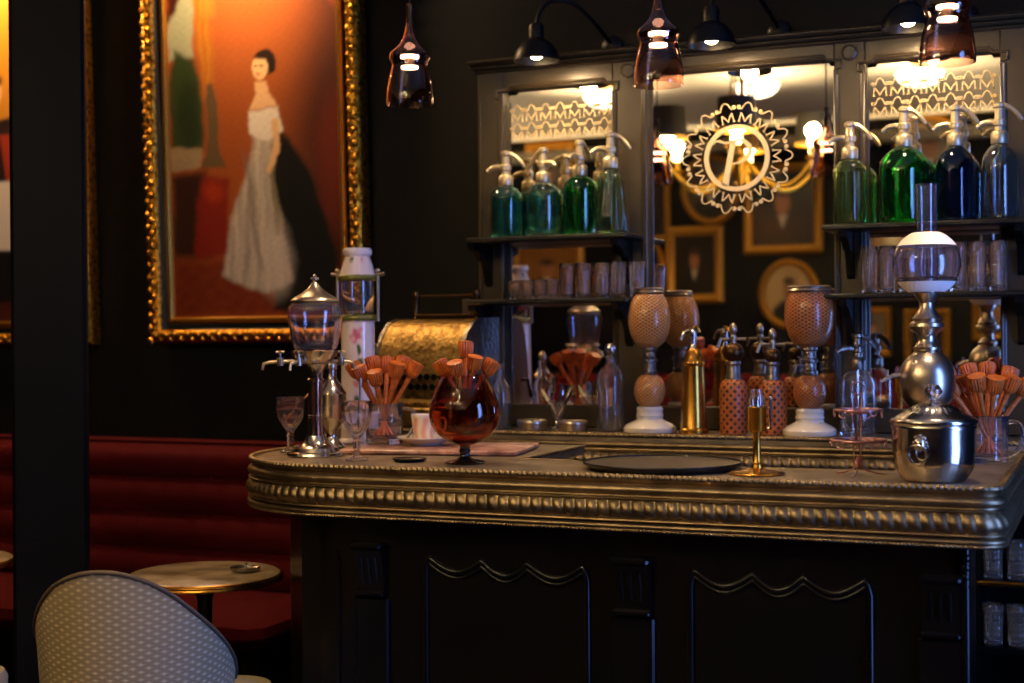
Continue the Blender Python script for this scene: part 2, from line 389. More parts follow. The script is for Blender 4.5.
# ------------------------------------------------------------------ the back bar: counter below, mirrored cabinet above
bc = thing('back_counter', 'long zinc-edged back counter under the mirrors', 'counter', (0, 0, 0))
P = [Vector((-2.62+.012*i, 4.44)) for i in range(int(2.75/.012))]
fine = [Vector((-2.62+.0036*i, 4.44)) for i in range(int(2.75/.0036))]
ZB = 1.122
obj('edge_moulding', edge_moulding(path_frames(fine), ZB), M_zinc, bc, sharp=60)
obj('countertop', G().box((-1.245, 4.69, ZB-.016), (2.75, .50, .028)), M_zinctop, bc)
g = G().box((-1.50, 4.70, .5), (2.24, .44, 1.0-.03)); g.box((.09, 4.70, .5), (.08, .44, .97)); g.box((-.15, 4.9, .5), (.5, .05, .97)); obj('body', g, M_wood, bc)
o = obj('shelf', G().box((-.165, 4.66, .700), (.45, .40, .02)), M_wood, bc); obj('shelf_edge', G().tube([(-.385, 4.455, .702), (.05, 4.455, .702)], .0085, 10), M_brass, o)
obj('shelf', G().box((-.165, 4.66, .50), (.45, .40, .02)), M_wood, bc)

cab = thing('mirrored_cabinet', 'tall dark back bar cabinet with three mirrored bays and shelves', 'cabinet', (0, 0, 0))
CX = -1.176; ZM0, ZM1 = 1.20, 2.340
BAYS = [(-2.045, -1.625, ZM1), (-1.50, -.852, ZM1+.015), (-.752, -.332, ZM1)]
g = G(); YF = 4.745
def bx(x0, x1, z0, z1, y0=YF, y1=4.945, ch=.004): g.box(((x0+x1)/2, (y0+y1)/2, (z0+z1)/2), (x1-x0, y1-y0, z1-z0), ch=ch)
bx(-2.145, -2.045, ZB, 2.42); bx(-1.625, -1.50, ZB, 2.42); bx(-.852, -.752, ZB, 2.42); bx(-.332, -.207, ZB, 2.42)
for a, b, t in BAYS: bx(a-.001, b+.001, t, 2.42, YF+.003); bx(a-.001, b+.001, ZB, ZM0, YF+.003)
bx(-2.145, -.207, ZB, 2.44, 4.80)
obj('frame', g, M_cab, cab)
g = G()
for z0, z1, d in ((2.405, 2.418, .012), (2.42, 2.434, .022), (2.436, 2.452, .034)):
    g.box((CX, (YF-d+4.945)/2, (z0+z1)/2), (1.938+2*d, 4.945-YF+d, z1-z0), ch=.007)
obj('cornice', g, M_cab, cab)
for x in (-1.563, -.802):
    g = G().lathe([(0, 0), (.022, 0), (.026, .004), (.026, .010), (.020, .014), (.012, .012), (0, .016)], 28, Matrix.Translation((x, YF, 2.372)) @ Matrix.Rotation(PI/2, 4, 'X')); obj('rosette', g, M_cab, cab)
# pilaster beads and mirror surrounds with notched upper corners
for x0, x1 in ((-1.625, -1.50), (-.852, -.752), (-2.145, -2.045), (-.332, -.207)):
    g = G()
    for x in (x0+.012, x1-.012): g.tube([(x, YF-.001, 1.22), (x, YF-.001, 2.30)], .006, 8)
    obj('pilaster_bead', g, M_cab, cab)
for a, b, t in BAYS:
    g = G(); k = .035; r = .018
    lp = [(a-.004, ZM0), (a-.004, t-k), (a-.004-r, t-k+.006), (a-.004-r, t-.004), (a+k-.012, t-.002), (a+k, t+.012)]
    lp += [(b-k, t+.012), (b-k+.012, t-.002), (b+.004+r, t-.004), (b+.004+r, t-k+.006), (b+.004, t-k), (b+.004, ZM0)]
    g.tube([(x, YF-.002, z) for x, z in lp], .006, 8); obj('mirror_surround', g, M_cab, cab)
mirrors = []
for a, b, t in BAYS:
    mirrors.append(obj('mirror', G().box(((a+b)/2, 4.786, (ZM0+t)/2), (b-a-.002, .008, t-ZM0-.002)), M_mirror, cab))
YE = 4.7815
def mglyph(g, cx, z, wd, h, M=None):
    for sx in (-1, 1):
        g.ribbon([(cx+sx*wd*.40, z), (cx+sx*wd*.36, z+h)], .0034, M=M); g.ribbon([(cx+sx*wd*.49, z+.001), (cx+sx*wd*.31, z+.001)], .0026, M=M)
        g.ribbon([(cx+sx*wd*.40, z+h), (cx+sx*wd*.30, z+h*.90), (cx+sx*wd*.12, z+h*.50), (cx, z+h*.10)], [.004, .0046, .0038, .0026], M=M)
def scallop(g, cx, z, wd, h, M=None):
    pts = [(-.43, .30), (-.40, .02), (-.31, .02), (-.24, .40), (-.15, .80), (0, .98), (.15, .80), (.24, .40), (.31, .02), (.40, .02), (.43, .30)]
    g.ribbon([(cx+x*wd, z+y*h) for x, y in pts], .0036, M=M)
for mi, (a, b) in ((0, BAYS[0][:2]), (2, BAYS[2][:2])):
    g = G(); n = 7; pw = (b-a-.03)/n; T = Matrix.Translation((0, YE, 0))
    for row, z in ((0, 2.228), (1, 2.163)):
        for i in range(n):
            cx = a+.015+pw*(i+.5); mglyph(g, cx, z, pw*.92, .030, T); scallop(g, cx, z+.036, pw*.92, .024, T)
            for sx in (-1, 1): g.add(*(lambda q: (q.v, q.f))(G().disc((cx+sx*pw*.41, z+.041), .0065)), None, T)
    obj('ornament_band', g, M_etch, mirrors[mi])
# emblem: ring with an italic P, a wheel of M shapes and an outer scallop
EM = Matrix.Translation((-1.19, YE, 2.052))
g = G(); g.ribbon([(.106*cos(2*PI*i/64), .106*sin(2*PI*i/64)) for i in range(64)], .016, .003, closed=True, M=EM)
g.ribbon([(-.041, -.094), (-.030, -.04), (-.019, .02), (-.010, .060)], [.022, .020, .019, .018], .003, M=EM)
g.ribbon([(-.082, .050), (-.072, .060), (-.058, .060), (-.040, .053), (-.020, .055), (.004, .061)], [.003, .006, .008, .008, .007, .005], .003, M=EM)
g.ribbon([(-.012, .058), (.008, .062), (.028, .056), (.043, .040), (.046, .020), (.038, .001), (.020, -.012), (.0, -.018), (-.022, -.019)], [.004, .006, .011, .016, .018, .014, .009, .006, .004], .003, M=EM)
for i in range(14):
    Rm = EM @ Matrix.Rotation(2*PI*(i+.5)/14, 4, 'Y')
    q = G(); mglyph(q, 0, .123, .050, .030); scallop(q, 0, .166, .064, .027)
    for sx in (-1, 1): q.add(*(lambda d: (d.v, d.f))(G().disc((sx*.030, .171), .0072)))
    g.add(q.v, q.f, None, Rm)
obj('emblem', g, M_etch, mirrors[1])
# shelves with scroll brackets
def shelf(x0, x1, z, side):
    s = obj('shelf', G().box(((x0+x1)/2, 4.665, z-.009), (x1-x0, .215, .018), ch=.005), M_cabdark, cab)
    for x in ((-2.10, -1.565) if side == 'l' else (-.80, -.27)):
        g = G(); pts = [(0, 0), (-.17, 0), (-.165, -.02), (-.12, -.03), (-.09, -.055), (-.06, -.06), (-.035, -.09), (-.02, -.14), (0, -.15)]
        V = [(x+dx, 4.745+y, z-.018+h) for dx in (-.012, .012) for y, h in pts]; n = len(pts)
        g.add(V, [tuple(range(n)), tuple(range(n, 2*n))[::-1]]+[(i, n+i, n+(i+1) % n, (i+1) % n) for i in range(n)])
        g.tube([(x, 4.745-.055+.022*cos(t*.7)*(1-t/14), z-.055+.022*sin(t*.7)*(1-t/14)) for t in range(12)], .005, 6)
        obj('bracket', g, M_black, s)
Z1, Z2 = 1.796, 1.577
for z in (Z1, Z2): shelf(-2.11, -1.512, z, 'l'); shelf(-.862, -.20, z, 'r')

# ------------------------------------------------------------------ pendants over the bar
def pendant():
    t = thing('pendant_lamp', 'x', 'pendant lamp', (0, 0, 0), 0, 'smoky glass pendant lamps over the bar')
    out = [(.0668, 0), (.0672, .015), (.066, .035), (.0625, .06), (.057, .085), (.052, .102), (.050, .113), (.0525, .122), (.0575, .131), (.0585, .138), (.055, .147), (.043, .158), (.030, .170), (.0205, .186), (.014, .208), (.010, .232), (.009, .25)]
    inn = [(r-.0028, z) for r, z in out]
    obj('glass_shade', G().lathe(inn[:1]+out+inn[::-1], 48), M_smoke, t)
    g = G().lathe([(0, .133), (.026, .133), (.026, .140), (0, .140)], 28); obj('upper_glow', g, M_led, t)
    g = G().lathe([(0, .103), (.024, .103), (.024, .109), (0, .109)], 28); obj('lower_glow', g, M_led, t)
    g = G().lathe([(0, .1105), (.014, .1105), (.014, .132), (0, .132)], 16); obj('lamp_core', g, M_silverworn, t)
    g = G().lathe([(0, .2), (.007, .2), (.0075, .27), (.009, .272), (.009, .285), (.003, .29), (0, .29)], 20); obj('socket', g, M_bronze, t)
    obj('cord', G().tube([(0, 0, .285), (0, 0, CZ-2.105-.03)], .003, 8), M_cord, t)
    obj('ceiling_rose', G().lathe([(0, CZ-2.105-.035), (.03, CZ-2.105-.035), (.05, CZ-2.105-.001), (0, CZ-2.105-.001)], 24), M_black, t)
    light('SPOT', 'pendant_light', (0, 0, .096), 12, PINKW, .022, (0, 0, -1), 125, .7, t)
    return t
pd = pendant(); ZP = 2.105
for x, lab in ((-1.837, 'smoky glass pendant hanging beside the gilt-framed portrait'), (-1.104, 'smoky glass pendant hanging between the left and centre mirrors'), (-.373, 'smoky glass pendant hanging in front of the right-hand mirror')):
    if lab.endswith('portrait'): pd.location = (x, 3.6, ZP); pd['label'] = lab
    else: dup(pd, (x, 3.6, ZP), None, lab)

# ------------------------------------------------------------------ black gooseneck lamps on the cabinet
def sconce():
    t = thing('gooseneck_lamp', 'x', 'wall lamp', (0, 0, 0), 0, 'black gooseneck lamps above the mirrors')
    out = [(.080, 0), (.079, .008), (.071, .034), (.054, .058), (.032, .074), (.026, .078), (.026, .118), (.020, .128), (0, .129)]
    obj('shade', G().lathe([(.076, .001)]+out+[(0, .108)][:0], 36).lathe([(.076, .001), (.067, .030), (.050, .053), (.028, .067), (0, .068)], 36), M_black, t)
    obj('bulb', G().sphere((0, 0, .032), .027, 16), M_bulb, t)
    obj('arm', G().tube(bez((0, 0, .12), (.0, .03, .24), (.08, .13, .22), 12)+bez((.08, .13, .22), (.12, .18, .20), (.13, .42, .12), 8)[1:], .007, 10), M_black, t)
    obj('wall_plate', G().lathe([(0, 0), (.042, 0), (.040, .014), (.022, .03), (0, .034)], 24, Matrix.Translation((.13, .428, .115)) @ Matrix.Rotation(PI/2, 4, 'X')), M_black, t)
    light('SPOT', 'gooseneck_light', (0, 0, .0), 9.0, WARM, .03, (.12, .5, -.62), 150, .9, t)
    return t
sc = sconce(); 
for x, lab in ((-1.82, 'black gooseneck lamp above the left mirror'), (-1.206, 'black gooseneck lamp above the centre mirror'), (-.585, 'black gooseneck lamp above the right mirror')):
    if 'left' in lab: sc.location = (x, 4.52, 2.388); sc['label'] = lab
    else: dup(sc, (x, 4.52, 2.388), None, lab)

# ------------------------------------------------------------------ siphons
def siphon(name, label, loc, r, hb, glass, taper=0, head=.115, rz=0, spout=1, group='siphon bottles on the glass shelves', flutes=0, levercol=None, shoulder=.055):
    t = thing(name, label, 'siphon bottle', loc, rz, group)
    rt_ = r*(1-taper); hs = hb-shoulder
    out = [(0, .004), (r*.6, 0), (r*.94, .001), (r, .010), (r*(1-taper*.3), hs*.4), (rt_, hs), (rt_*.985, hs+shoulder*.2), (rt_*.93, hs+shoulder*.40), (rt_*.82, hs+shoulder*.58), (rt_*.66, hs+shoulder*.74), (rt_*.48, hs+shoulder*.86), (.021, hs+shoulder*.96), (.018, hb), (.018, hb+.012)]
    pr = vessel(out, .0045, .014)
    obj('glass_body', G().lathe(pr, 72 if flutes else 40, flute=(flutes, .05, .02, hs) if flutes else (10, .018, .02, hs)), glass, t, sharp=50 if not flutes else 70)
    z = hb
    g = G().lathe([(0, z-.004), (.024, z-.004), (.026, z), (.026, z+.028), (.023, z+.033), (.0155, z+.037), (.0145, z+.050), (.019, z+.053), (.0195, z+.068), (.0150, z+.073), (.0135, z+head-.024), (.0135, z+head-.020), (.018, z+head-.015), (.018, z+head-.006), (.011, z+head), (0, z+head+.002)], 24)
    hd = obj('siphon_head', g, levercol or M_head, t)
    zz = z+.060
    obj('spout', G().tube(bez((-.006, 0, zz), (-.045*spout, 0, zz+.014), (-.068*spout, -.002, zz-.010), 10), [.0105]*4+[.0095]*4+[.0075]*3, 10), levercol or M_head, t)
    obj('lever', G().tube(bez((.004, 0, z+head-.012), (.035, 0, z+head-.006), (.068, .004, z+head-.060), 10), [.008, .009, .0095, .009, .008, .0075, .0075, .008, .008, .0075, .006], 8), levercol or M_head, t)
    obj('dip_tube', G().tube([(0, 0, .03), (0, 0, hb+.004)], .003, 6), M_glass, t)
    return t
YS = 4.675
siphon('siphon_bottle', 'teal glass siphon at the left end of the upper left shelf', (-2.004, YS, Z1), .058, .192, M_teal, head=.122, rz=.1)
siphon('siphon_bottle', 'clear pale teal siphon second from the left end of the upper left shelf', (-1.860, YS, Z1), .064, .196, M_tealpale, head=.122, rz=2.6)
siphon('siphon_bottle', 'deep green etched siphon third on the upper left shelf', (-1.722, YS, Z1), .060, .214, M_green, head=.122, rz=1.3)
siphon('siphon_bottle', 'tall pale yellow-green fluted siphon at the right end of the upper left shelf', (-1.602, YS-.02, Z1), .062, .232, M_paleyg, taper=.28, head=.122, rz=.25, flutes=12)
siphon('siphon_bottle', 'pale olive fluted siphon at the left end of the upper right shelf', (-.790, YS, Z1), .054, .222, M_olive, head=.118, rz=.2, flutes=14)
siphon('siphon_bottle', 'large bright green siphon on the upper right shelf', (-.618, YS-.01, Z1), .079, .250, M_greenbig, head=.125, rz=-.1, shoulder=.085)
siphon('siphon_bottle', 'dark blue siphon on the upper right shelf', (-.462, YS, Z1), .062, .245, M_blue, head=.125, rz=0, shoulder=.085)
siphon('siphon_bottle', 'smoky clear siphon at the right end of the upper right shelf', (-.330, YS, Z1), .056, .245, M_greyg, head=.125, rz=-.15, shoulder=.085)
siphon('siphon_bottle', 'clear glass siphon on the back counter behind the wire stand', (-.757, 4.60, ZB), .056, .215, M_glass, head=.115, rz=.5, group='siphons on the back counter', levercol=M_nickel)

# ------------------------------------------------------------------ glasses on the middle shelves
def tumbler(r, h, label, group, loc, fl, m=M_press):
    nw = max(3, int(h/.021)); out = [(0, .002), (r*.8, 0), (r*.84, .004)]+[(r*(.86+.12*k/(nw*4))*(1+.035*sin(k*PI/2)), .008+(h*.80-.008)*k/(nw*4)) for k in range(nw*4+1)]+[(r, h*.84), (r, h)]
    o = obj('glass_tumbler', G().lathe(vessel(out, .003, .012), 40, flute=(fl, .11, .008, h*.8)), m, None, loc, sharp=70)
    return tag(o, label, 'glass', group)
ORD = ['first', 'second', 'third', 'fourth', 'fifth', 'sixth', 'seventh']
for i in range(4): 
    tumbler(.0235, .066, f'{ORD[i]} short glass from the left end of the middle left shelf', 'short glasses on the middle left shelf', (-1.945+.0465*i+.01*(i % 2)*0, 4.615, Z2), 9)
for i in range(5): tumbler(.0295, .122, f'{ORD[i]} tall tumbler from the left in the row on the middle left shelf', 'tall tumblers on the middle left shelf', (-1.765+.0635*i, 4.66-.01*(i % 2), Z2), 10)
for i in range(3): tumbler(.0275, .150, f'{ORD[i]} tall glass from the left on the middle right shelf, left of the lamp globe', 'tall glasses on the middle right shelf', (-.728+.058*i, 4.66, Z2), 12)
for i in range(4): tumbler(.0285, .155, f'{ORD[i]} tall glass from the right end of the middle right shelf', 'tall glasses on the middle right shelf', (-.335-.060*i, 4.655, Z2), 12)
for i in range(3): tumbler(.032, .115, f'{ORD[i]} glass from the left on the brass-edged shelf beyond the bar end', 'glasses on the brass-edged low shelf', (-.345+.07*i, 4.51, .710), 10)
for i in range(3): tumbler(.032, .120, f'{ORD[i]} glass from the left on the lowest shelf beyond the bar end', 'glasses on the lowest shelf', (-.345+.07*i, 4.51, .510), 10)

# ------------------------------------------------------------------ things on the back counter
def urn(label, loc, top, rz=0, net=None, group='net covered glass fountains'):
    """gasogene: two net covered globes joined by a metal neck on a white porcelain foot"""
    t = thing('seltzer_fountain', label, 'seltzer maker', loc, rz, group)
    obj('porcelain_foot', G().lathe([(0, 0), (.086, 0), (.089, .006), (.088, .016), (.078, .026), (.058, .036), (.046, .042), (.044, .050), (.047, .056), (.044, .062), (.044, .070), (.046, .078), (.040, .086), (0, .086)], 40), M_porc, t)
    lo = [(0, .085), (.030, .087), (.043, .100), (.0525, .125), (.053, .142), (.050, .162), (.040, .182), (.026, .192), (.022, .198), (0, .198)]
    obj('lower_globe', G().lathe(lo, 48), net, t)
    obj('neck', G().lathe([(0, .19), (.024, .19), (.027, .196), (.027, .206), (.022, .210), (.022, .232), (.028, .236), (.028, .244), (.022, .248), (.021, .270), (.027, .276), (.026, .284), (0, .284)], 32), M_nickel, t)
    g = G(); g.tube([(0, -.02, .222), (0, -.05, .226), (0, -.058, .20)], [.007, .006, .005], 8); g.tube([(0, -.035, .225), (0, -.035, .25)], .004, 8); g.box((0, -.035, .252), (.03, .008, .007), ch=.003)
    obj('tap', g, M_nickel, t)
    up_ = [(0, .282)]+top; obj('upper_globe', G().lathe(up_, 56), net, t); rr, zz = up_[-2]
    obj('rim', G().lathe([(0, zz-.002), (rr+.003, zz-.002), (rr+.006, zz+.004), (rr+.003, zz+.010), (rr+.005, zz+.016), (rr-.002, zz+.020), (0, zz+.018)], 40), M_silverworn, t)
    return t
urn('slender net covered seltzer fountain on white foot, right of the left bay', (-1.449, 4.60, ZB), [(.028, .284), (.050, .302), (.064, .330), (.0715, .365), (.071, .395), (.064, .430), (.053, .455), (.043, .466), (0, .466)], .3, M_net)
urn('barrel-shaped russet net covered seltzer fountain on white foot, right of the two ball-topped siphons', (-.910, 4.60, ZB), [(.030, .284), (.052, .298), (.066, .320), (.0765, .355), (.079, .390), (.077, .425), (.068, .452), (.0655, .462), (0, .462)], -.8, M_netR)
t = thing('brass_siphon', 'tall polished brass siphon beside the slender seltzer fountain', 'siphon', (-1.291, 4.58, ZB), .3)
obj('body', G().lathe([(0, 0), (.050, 0), (.050, .012), (.046, .016), (.0445, .020), (.036, .222), (.039, .226), (.039, .234), (.035, .238), (.033, .252), (.024, .272), (.014, .282), (0, .282)], 48), M_brass, t)
obj('head', G().lathe([(0, .28), (.016, .28), (.013, .288), (.010, .30), (.013, .318), (.015, .33), (.011, .345), (0, .352)], 24), M_silver, t)
obj('spout', G().tube(bez((0, 0, .335), (-.03, 0, .35), (-.04, 0, .31), 8), [.008, .008, .007, .007, .007, .006, .006, .005, .005], 8), M_silver, t)
obj('lever', G().tube(bez((0, 0, .35), (.012, 0, .36), (.022, 0, .335), 6), .005, 8), M_brass, t)
def meshsiphon(label, loc, r, h, ball, rz):
    t = thing('wicker_siphon', label, 'siphon', loc, rz, 'wicker covered siphons with ball tops')
    obj('body', G().lathe([(0, 0), (r*.95, 0), (r, .006), (r, h*.80), (r*.96, h*.88), (r*.80, h*.96), (r*.55, h), (0, h)], 48), M_mesh, t)
    obj('neck', G().lathe([(0, h-.004), (r*.55, h-.004), (r*.6, h+.006), (.024, h+.014), (.022, h+.020), (.022, h+.045), (.026, h+.05), (.024, h+.058), (0, h+.058)], 32), M_nickel, t)
    obj('ball', G().sphere((0, 0, h+.054+ball*.92), ball, 28, sz=.92), M_bronze, t)
    zz = h+.054+ball*1.8
    g = G().lathe([(0, zz-.006), (.011, zz-.006), (.008, zz+.008), (.012, zz+.018), (.010, zz+.026), (0, zz+.028)], 20); g.tube([(-.042, 0, zz+.012), (.042, 0, zz+.012)], [.005, .006], 8); g.tube([(-.04, 0, zz+.014), (-.05, 0, zz-.014)], [.006, .005], 8)
    obj('cross_tap', g, M_silverworn, t)
    obj('knob', G().lathe([(0, zz+.026), (.006, zz+.026), (.013, zz+.040), (.012, zz+.054), (.005, zz+.064), (0, zz+.066)], 18), M_silverworn, t)
meshsiphon('wicker covered siphon with large dark ball, beside the brass siphon', (-1.158, 4.59, ZB), .046, .180, .036, .2)
meshsiphon('wicker covered siphon with smaller dark ball, behind the brass burner', (-1.030, 4.60, ZB), .045, .178, .027, .2)
t = thing('glass_bottle', 'clear stoppered bottle at the right end of the left bay', 'bottle', (-1.588, 4.60, ZB))
obj('body', G().lathe(vessel([(0, .003), (.03, 0), (.044, .003), (.046, .01), (.046, .175), (.043, .195), (.032, .215), (.018, .230), (.0155, .245), (.018, .25), (.018, .256)], .004, .012), 40), M_glass, t)
obj('stopper', G().lathe([(0, .235), (.010, .235), (.012, .258), (.017, .266), (.020, .280), (.014, .296), (0, .30)], 24), M_silver, t)
t = thing('glass_bottle', 'clear cut glass bottle beside the cash register', 'bottle', (-1.992, 4.585, ZB))
obj('body', G().lathe(vessel([(0, .003), (.03, 0), (.036, .003), (.037, .01), (.037, .125), (.034, .145), (.022, .165), (.0145, .180), (.0135, .222), (.016, .226), (.016, .232)], .004, .012), 48, flute=(16, .08, .02, .12)), M_glass, t, sharp=70)
for x, lab in ((-1.862, 'flat silver tin left of the spoon glass on the back counter'), (-1.712, 'flat silver tin right of the spoon glass on the back counter')):
    t = thing('silver_tin', lab, 'tin', (x, 4.56, ZB), 0, 'flat silver tins')
    obj('base', G().lathe([(0, 0), (.048, 0), (.050, .003), (.050, .018), (0, .018)], 40), M_silverworn, t)
    obj('lid', G().lathe([(0, .018), (.052, .018), (.053, .022), (.053, .032), (.050, .036), (.046, .034), (.042, .037), (0, .038)], 40), M_silverworn, t)
sg = (-1.782, 4.60, ZB)
g = G().lathe(vessel([(0, .003), (.026, 0), (.030, .004), (.030, .008), (.010, .014), (.008, .022), (.014, .034), (.024, .06), (.031, .085), (.034, .10)], .0025, .032), 36)
tag(obj('spoon_glass', g, M_glass, None, sg), 'small footed glass holding spoons between the two silver tins', 'glass')
for i, (dx, dy) in enumerate(((-.060, .0), (-.022, -.012), (.012, .010), (.055, -.004))):
    b = Vector((sg[0]-dx*.10, sg[1]-dy*.1, ZB+.036)); tip = Vector((sg[0]+dx, sg[1]+dy, ZB+.165-abs(dx)*.4)); d = (tip-b)
    g = G(); L = d.length
    g.tube([(0, 0, 0), (0, 0, L*.5)], [.003, .0025], 6)
    V = []; n = 12
    for e in (0, 1):
        for j in range(n): a = 2*PI*j/n; V.append((.016*cos(a)*(1-.25*sin(a)), .003*e-.004*(cos(a)**2), L*.74+L*.27*sin(a)))
    g.add(V, [tuple(range(n))[::-1], tuple(range(n, 2*n))]+[(j, (j+1) % n, n+(j+1) % n, n+j) for j in range(n)])
    o = obj('silver_spoon', g, M_silver, None, b); o.rotation_mode = 'QUATERNION'; o.rotation_quaternion = d.to_track_quat('Z', 'Y')
    tag(o, ['leftmost spoon fanned in the small footed glass on the back counter', 'second spoon from the left in the small footed glass on the back counter', 'third spoon from the left in the small footed glass on the back counter', 'rightmost spoon fanned in the small footed glass on the back counter'][i], 'spoon', 'spoons in the footed glass')

# antique cash register
t = thing('cash_register', 'ornate antique brass cash register on the back counter', 'cash register', (-2.255, 4.62, ZB), R(-8))
pr = [(y, z*1.11) for y, z in [(-.16, 0), (-.16, .085), (-.13, .095), (-.125, .17), (-.12, .19), (-.105, .25), (-.075, .30), (-.035, .335), (.02, .35), (.14, .352), (.14, 0)]]
def slab(g, x0, x1, pr):
    n = len(pr); V = [(x, y, z) for x in (x0, x1) for y, z in pr]
    g.add(V, [tuple(range(n)), tuple(range(n, 2*n))[::-1]]+[(i, n+i, n+(i+1) % n, (i+1) % n) for i in range(n)]); return g
obj('case', slab(G(), -.185, .165, pr), M_brassdull, t, sharp=30)
side = [(y*1.02, z*1.01) for y, z in pr]
for x in (-.197, .165): obj('side_plate', slab(G(), x, x+.014, side), M_nickel, t, sharp=30)
g = G()
for k in range(11):
    for row in range(2):
        x, y, z = -.15+.03*k, -.135-.012*row, .185-.034*row
        g.tube([(x, y+.02, z), (x, y-.018, z)], .004, 6); g.lathe([(0, 0), (.012, 0), (.012, .005), (0, .006)], 12, Matrix.Translation((x, y-.016, z)) @ Matrix.Rotation(PI/2, 4, 'X'))
obj('keys', g, M_black, t)
obj('drawer', G().box((-.01, -.165, .043), (.33, .02, .07), ch=.006), M_brassdull, t)
g = G()
for k in range(18): g.sphere((-.17+.02*k, -.162, .09), .006, 8)
obj('beaded_edge', g, M_brass, t)
DZ = .038
for x in (-.125, .14):
    obj('sign_post', G().lathe([(0, .345), (.016, .345), (.012, .36), (.009, .40), (.012, .43), (.015, .436), (.012, .452), (0, .456)], 16, Matrix.Translation((x, .05, DZ))), M_bronze, t)
obj('sign_rail', G().box((.008, .05, .362+DZ), (.26, .03, .018), ch=.005).tube([(-.125, .05, .437+DZ), (.14, .05, .437+DZ)], .004, 8), M_bronze, t)
g = G(); g.box((0, 0, .026), (.036, .006, .052), ch=.002); o = obj('indicator_flag', g, M_silverworn, t, (.095, .05, .370+DZ))
obj('crank', G().tube([(.179, -.02, .16), (.205, -.02, .16), (.205, -.06, .10)], .006, 8).sphere((.212, -.06, .10), .012, 12), M_bronze, t)

# ------------------------------------------------------------------ things on the bar
# absinthe fountain
t = thing('absinthe_fountain', 'silver absinthe fountain with glass bowl on the rounded bar end', 'drink fountain', (-2.171, 3.63, ZT))
obj('foot', G().lathe([(0, 0), (.084, 0), (.086, .004), (.084, .010), (.070, .014), (.064, .024), (.048, .030), (.036, .042), (.030, .052), (.027, .060), (0, .060)], 48), M_silver, t)
obj('column', G().lathe([(0, .055), (.023, .055), (.0215, .062), (.0215, .112), (.0235, .114), (.0235, .119), (.0215, .121), (.0215, .218), (.025, .220), (.025, .226), (.0215, .229), (.023, .25), (.034, .272), (.040, .278), (0, .278)], 40), M_silver, t)
obj('bowl_cup', G().lathe([(0, .270), (.036, .270), (.050, .280), (.062, .292), (.069, .304), (.070, .309), (.066, .309), (.058, .298), (0, .286)], 48, flute=(24, .05, .285, .305)), M_silver, t, sharp=60)
ob = [(0, .293), (.03, .294), (.050, .302), (.064, .318), (.070, .345), (.074, .375), (.080, .410), (.081, .425), (.078, .438), (.070, .447), (.068, .452)]
obj('glass_bowl', G().lathe(vessel(ob, .003, .298), 56), M_glassP, t)
obj('lid', G().lathe([(0, .446), (.064, .446), (.070, .451), (.072, .455), (.070, .460), (.058, .468), (.040, .478), (.022, .492), (.012, .504), (.009, .510), (0, .510)], 48), M_silverworn, t)
obj('finial', G().lathe([(0, .509), (.006, .509), (.004, .514), (.009, .518), (.010, .523), (.004, .527), (.006, .531), (0, .536)], 20).tube([(-.012, 0, .522), (.012, 0, .522)], .0035, 8).tube([(0, -.012, .522), (0, .012, .522)], .0035, 8), M_silverworn, t)
for an, ln in ((207, .155), (262, .115), (25, .115), (110, .12)):
    Rm = Matrix.Rotation(R(an), 4, 'Z'); g = G()
    g.tube([(.036, 0, .276), (.07, 0, .279), (ln*.86, 0, .276), (ln*.97, 0, .272), (ln, 0, .254)], [.006, .0055, .005, .0048, .0042], 10, M=Rm)
    g.lathe([(0, -.012), (.0095, -.012), (.0105, 0), (.0095, .012), (0, .012)], 14, Rm @ Matrix.Translation((ln*.66, 0, .278)))
    tp = obj('tap', g, M_silverworn, t)
    g = G(); g.tube([(ln*.66, 0, .288), (ln*.66, 0, .303)], .0035, 8, M=Rm); g.tube([(ln*.66, -.017, .306), (ln*.66, .017, .306)], [.0045, .0045], 8, M=Rm); g.tube([(ln*.66-.012, 0, .306), (ln*.66+.012, 0, .306)], .0035, 8, M=Rm)
    obj('tap_handle', g, M_silverworn, tp)
# silver shaker
t = thing('silver_shaker', 'tall necked silver shaker just behind the absinthe fountain', 'shaker', (-2.268, 3.89, ZT))
obj('body', G().lathe([(0, 0), (.040, 0), (.042, .006), (.036, .012), (.020, .030), (.016, .042), (.022, .062), (.040, .088), (.046, .10), (.046, .168), (.048, .172), (.046, .178), (.034, .196), (.021, .210), (.016, .222), (.015, .25), (0, .25)], 44), M_silver, t)
obj('cap', G().lathe([(0, .248), (.017, .248), (.018, .262), (.014, .272), (.008, .280), (0, .284)], 24), M_silverworn, t)
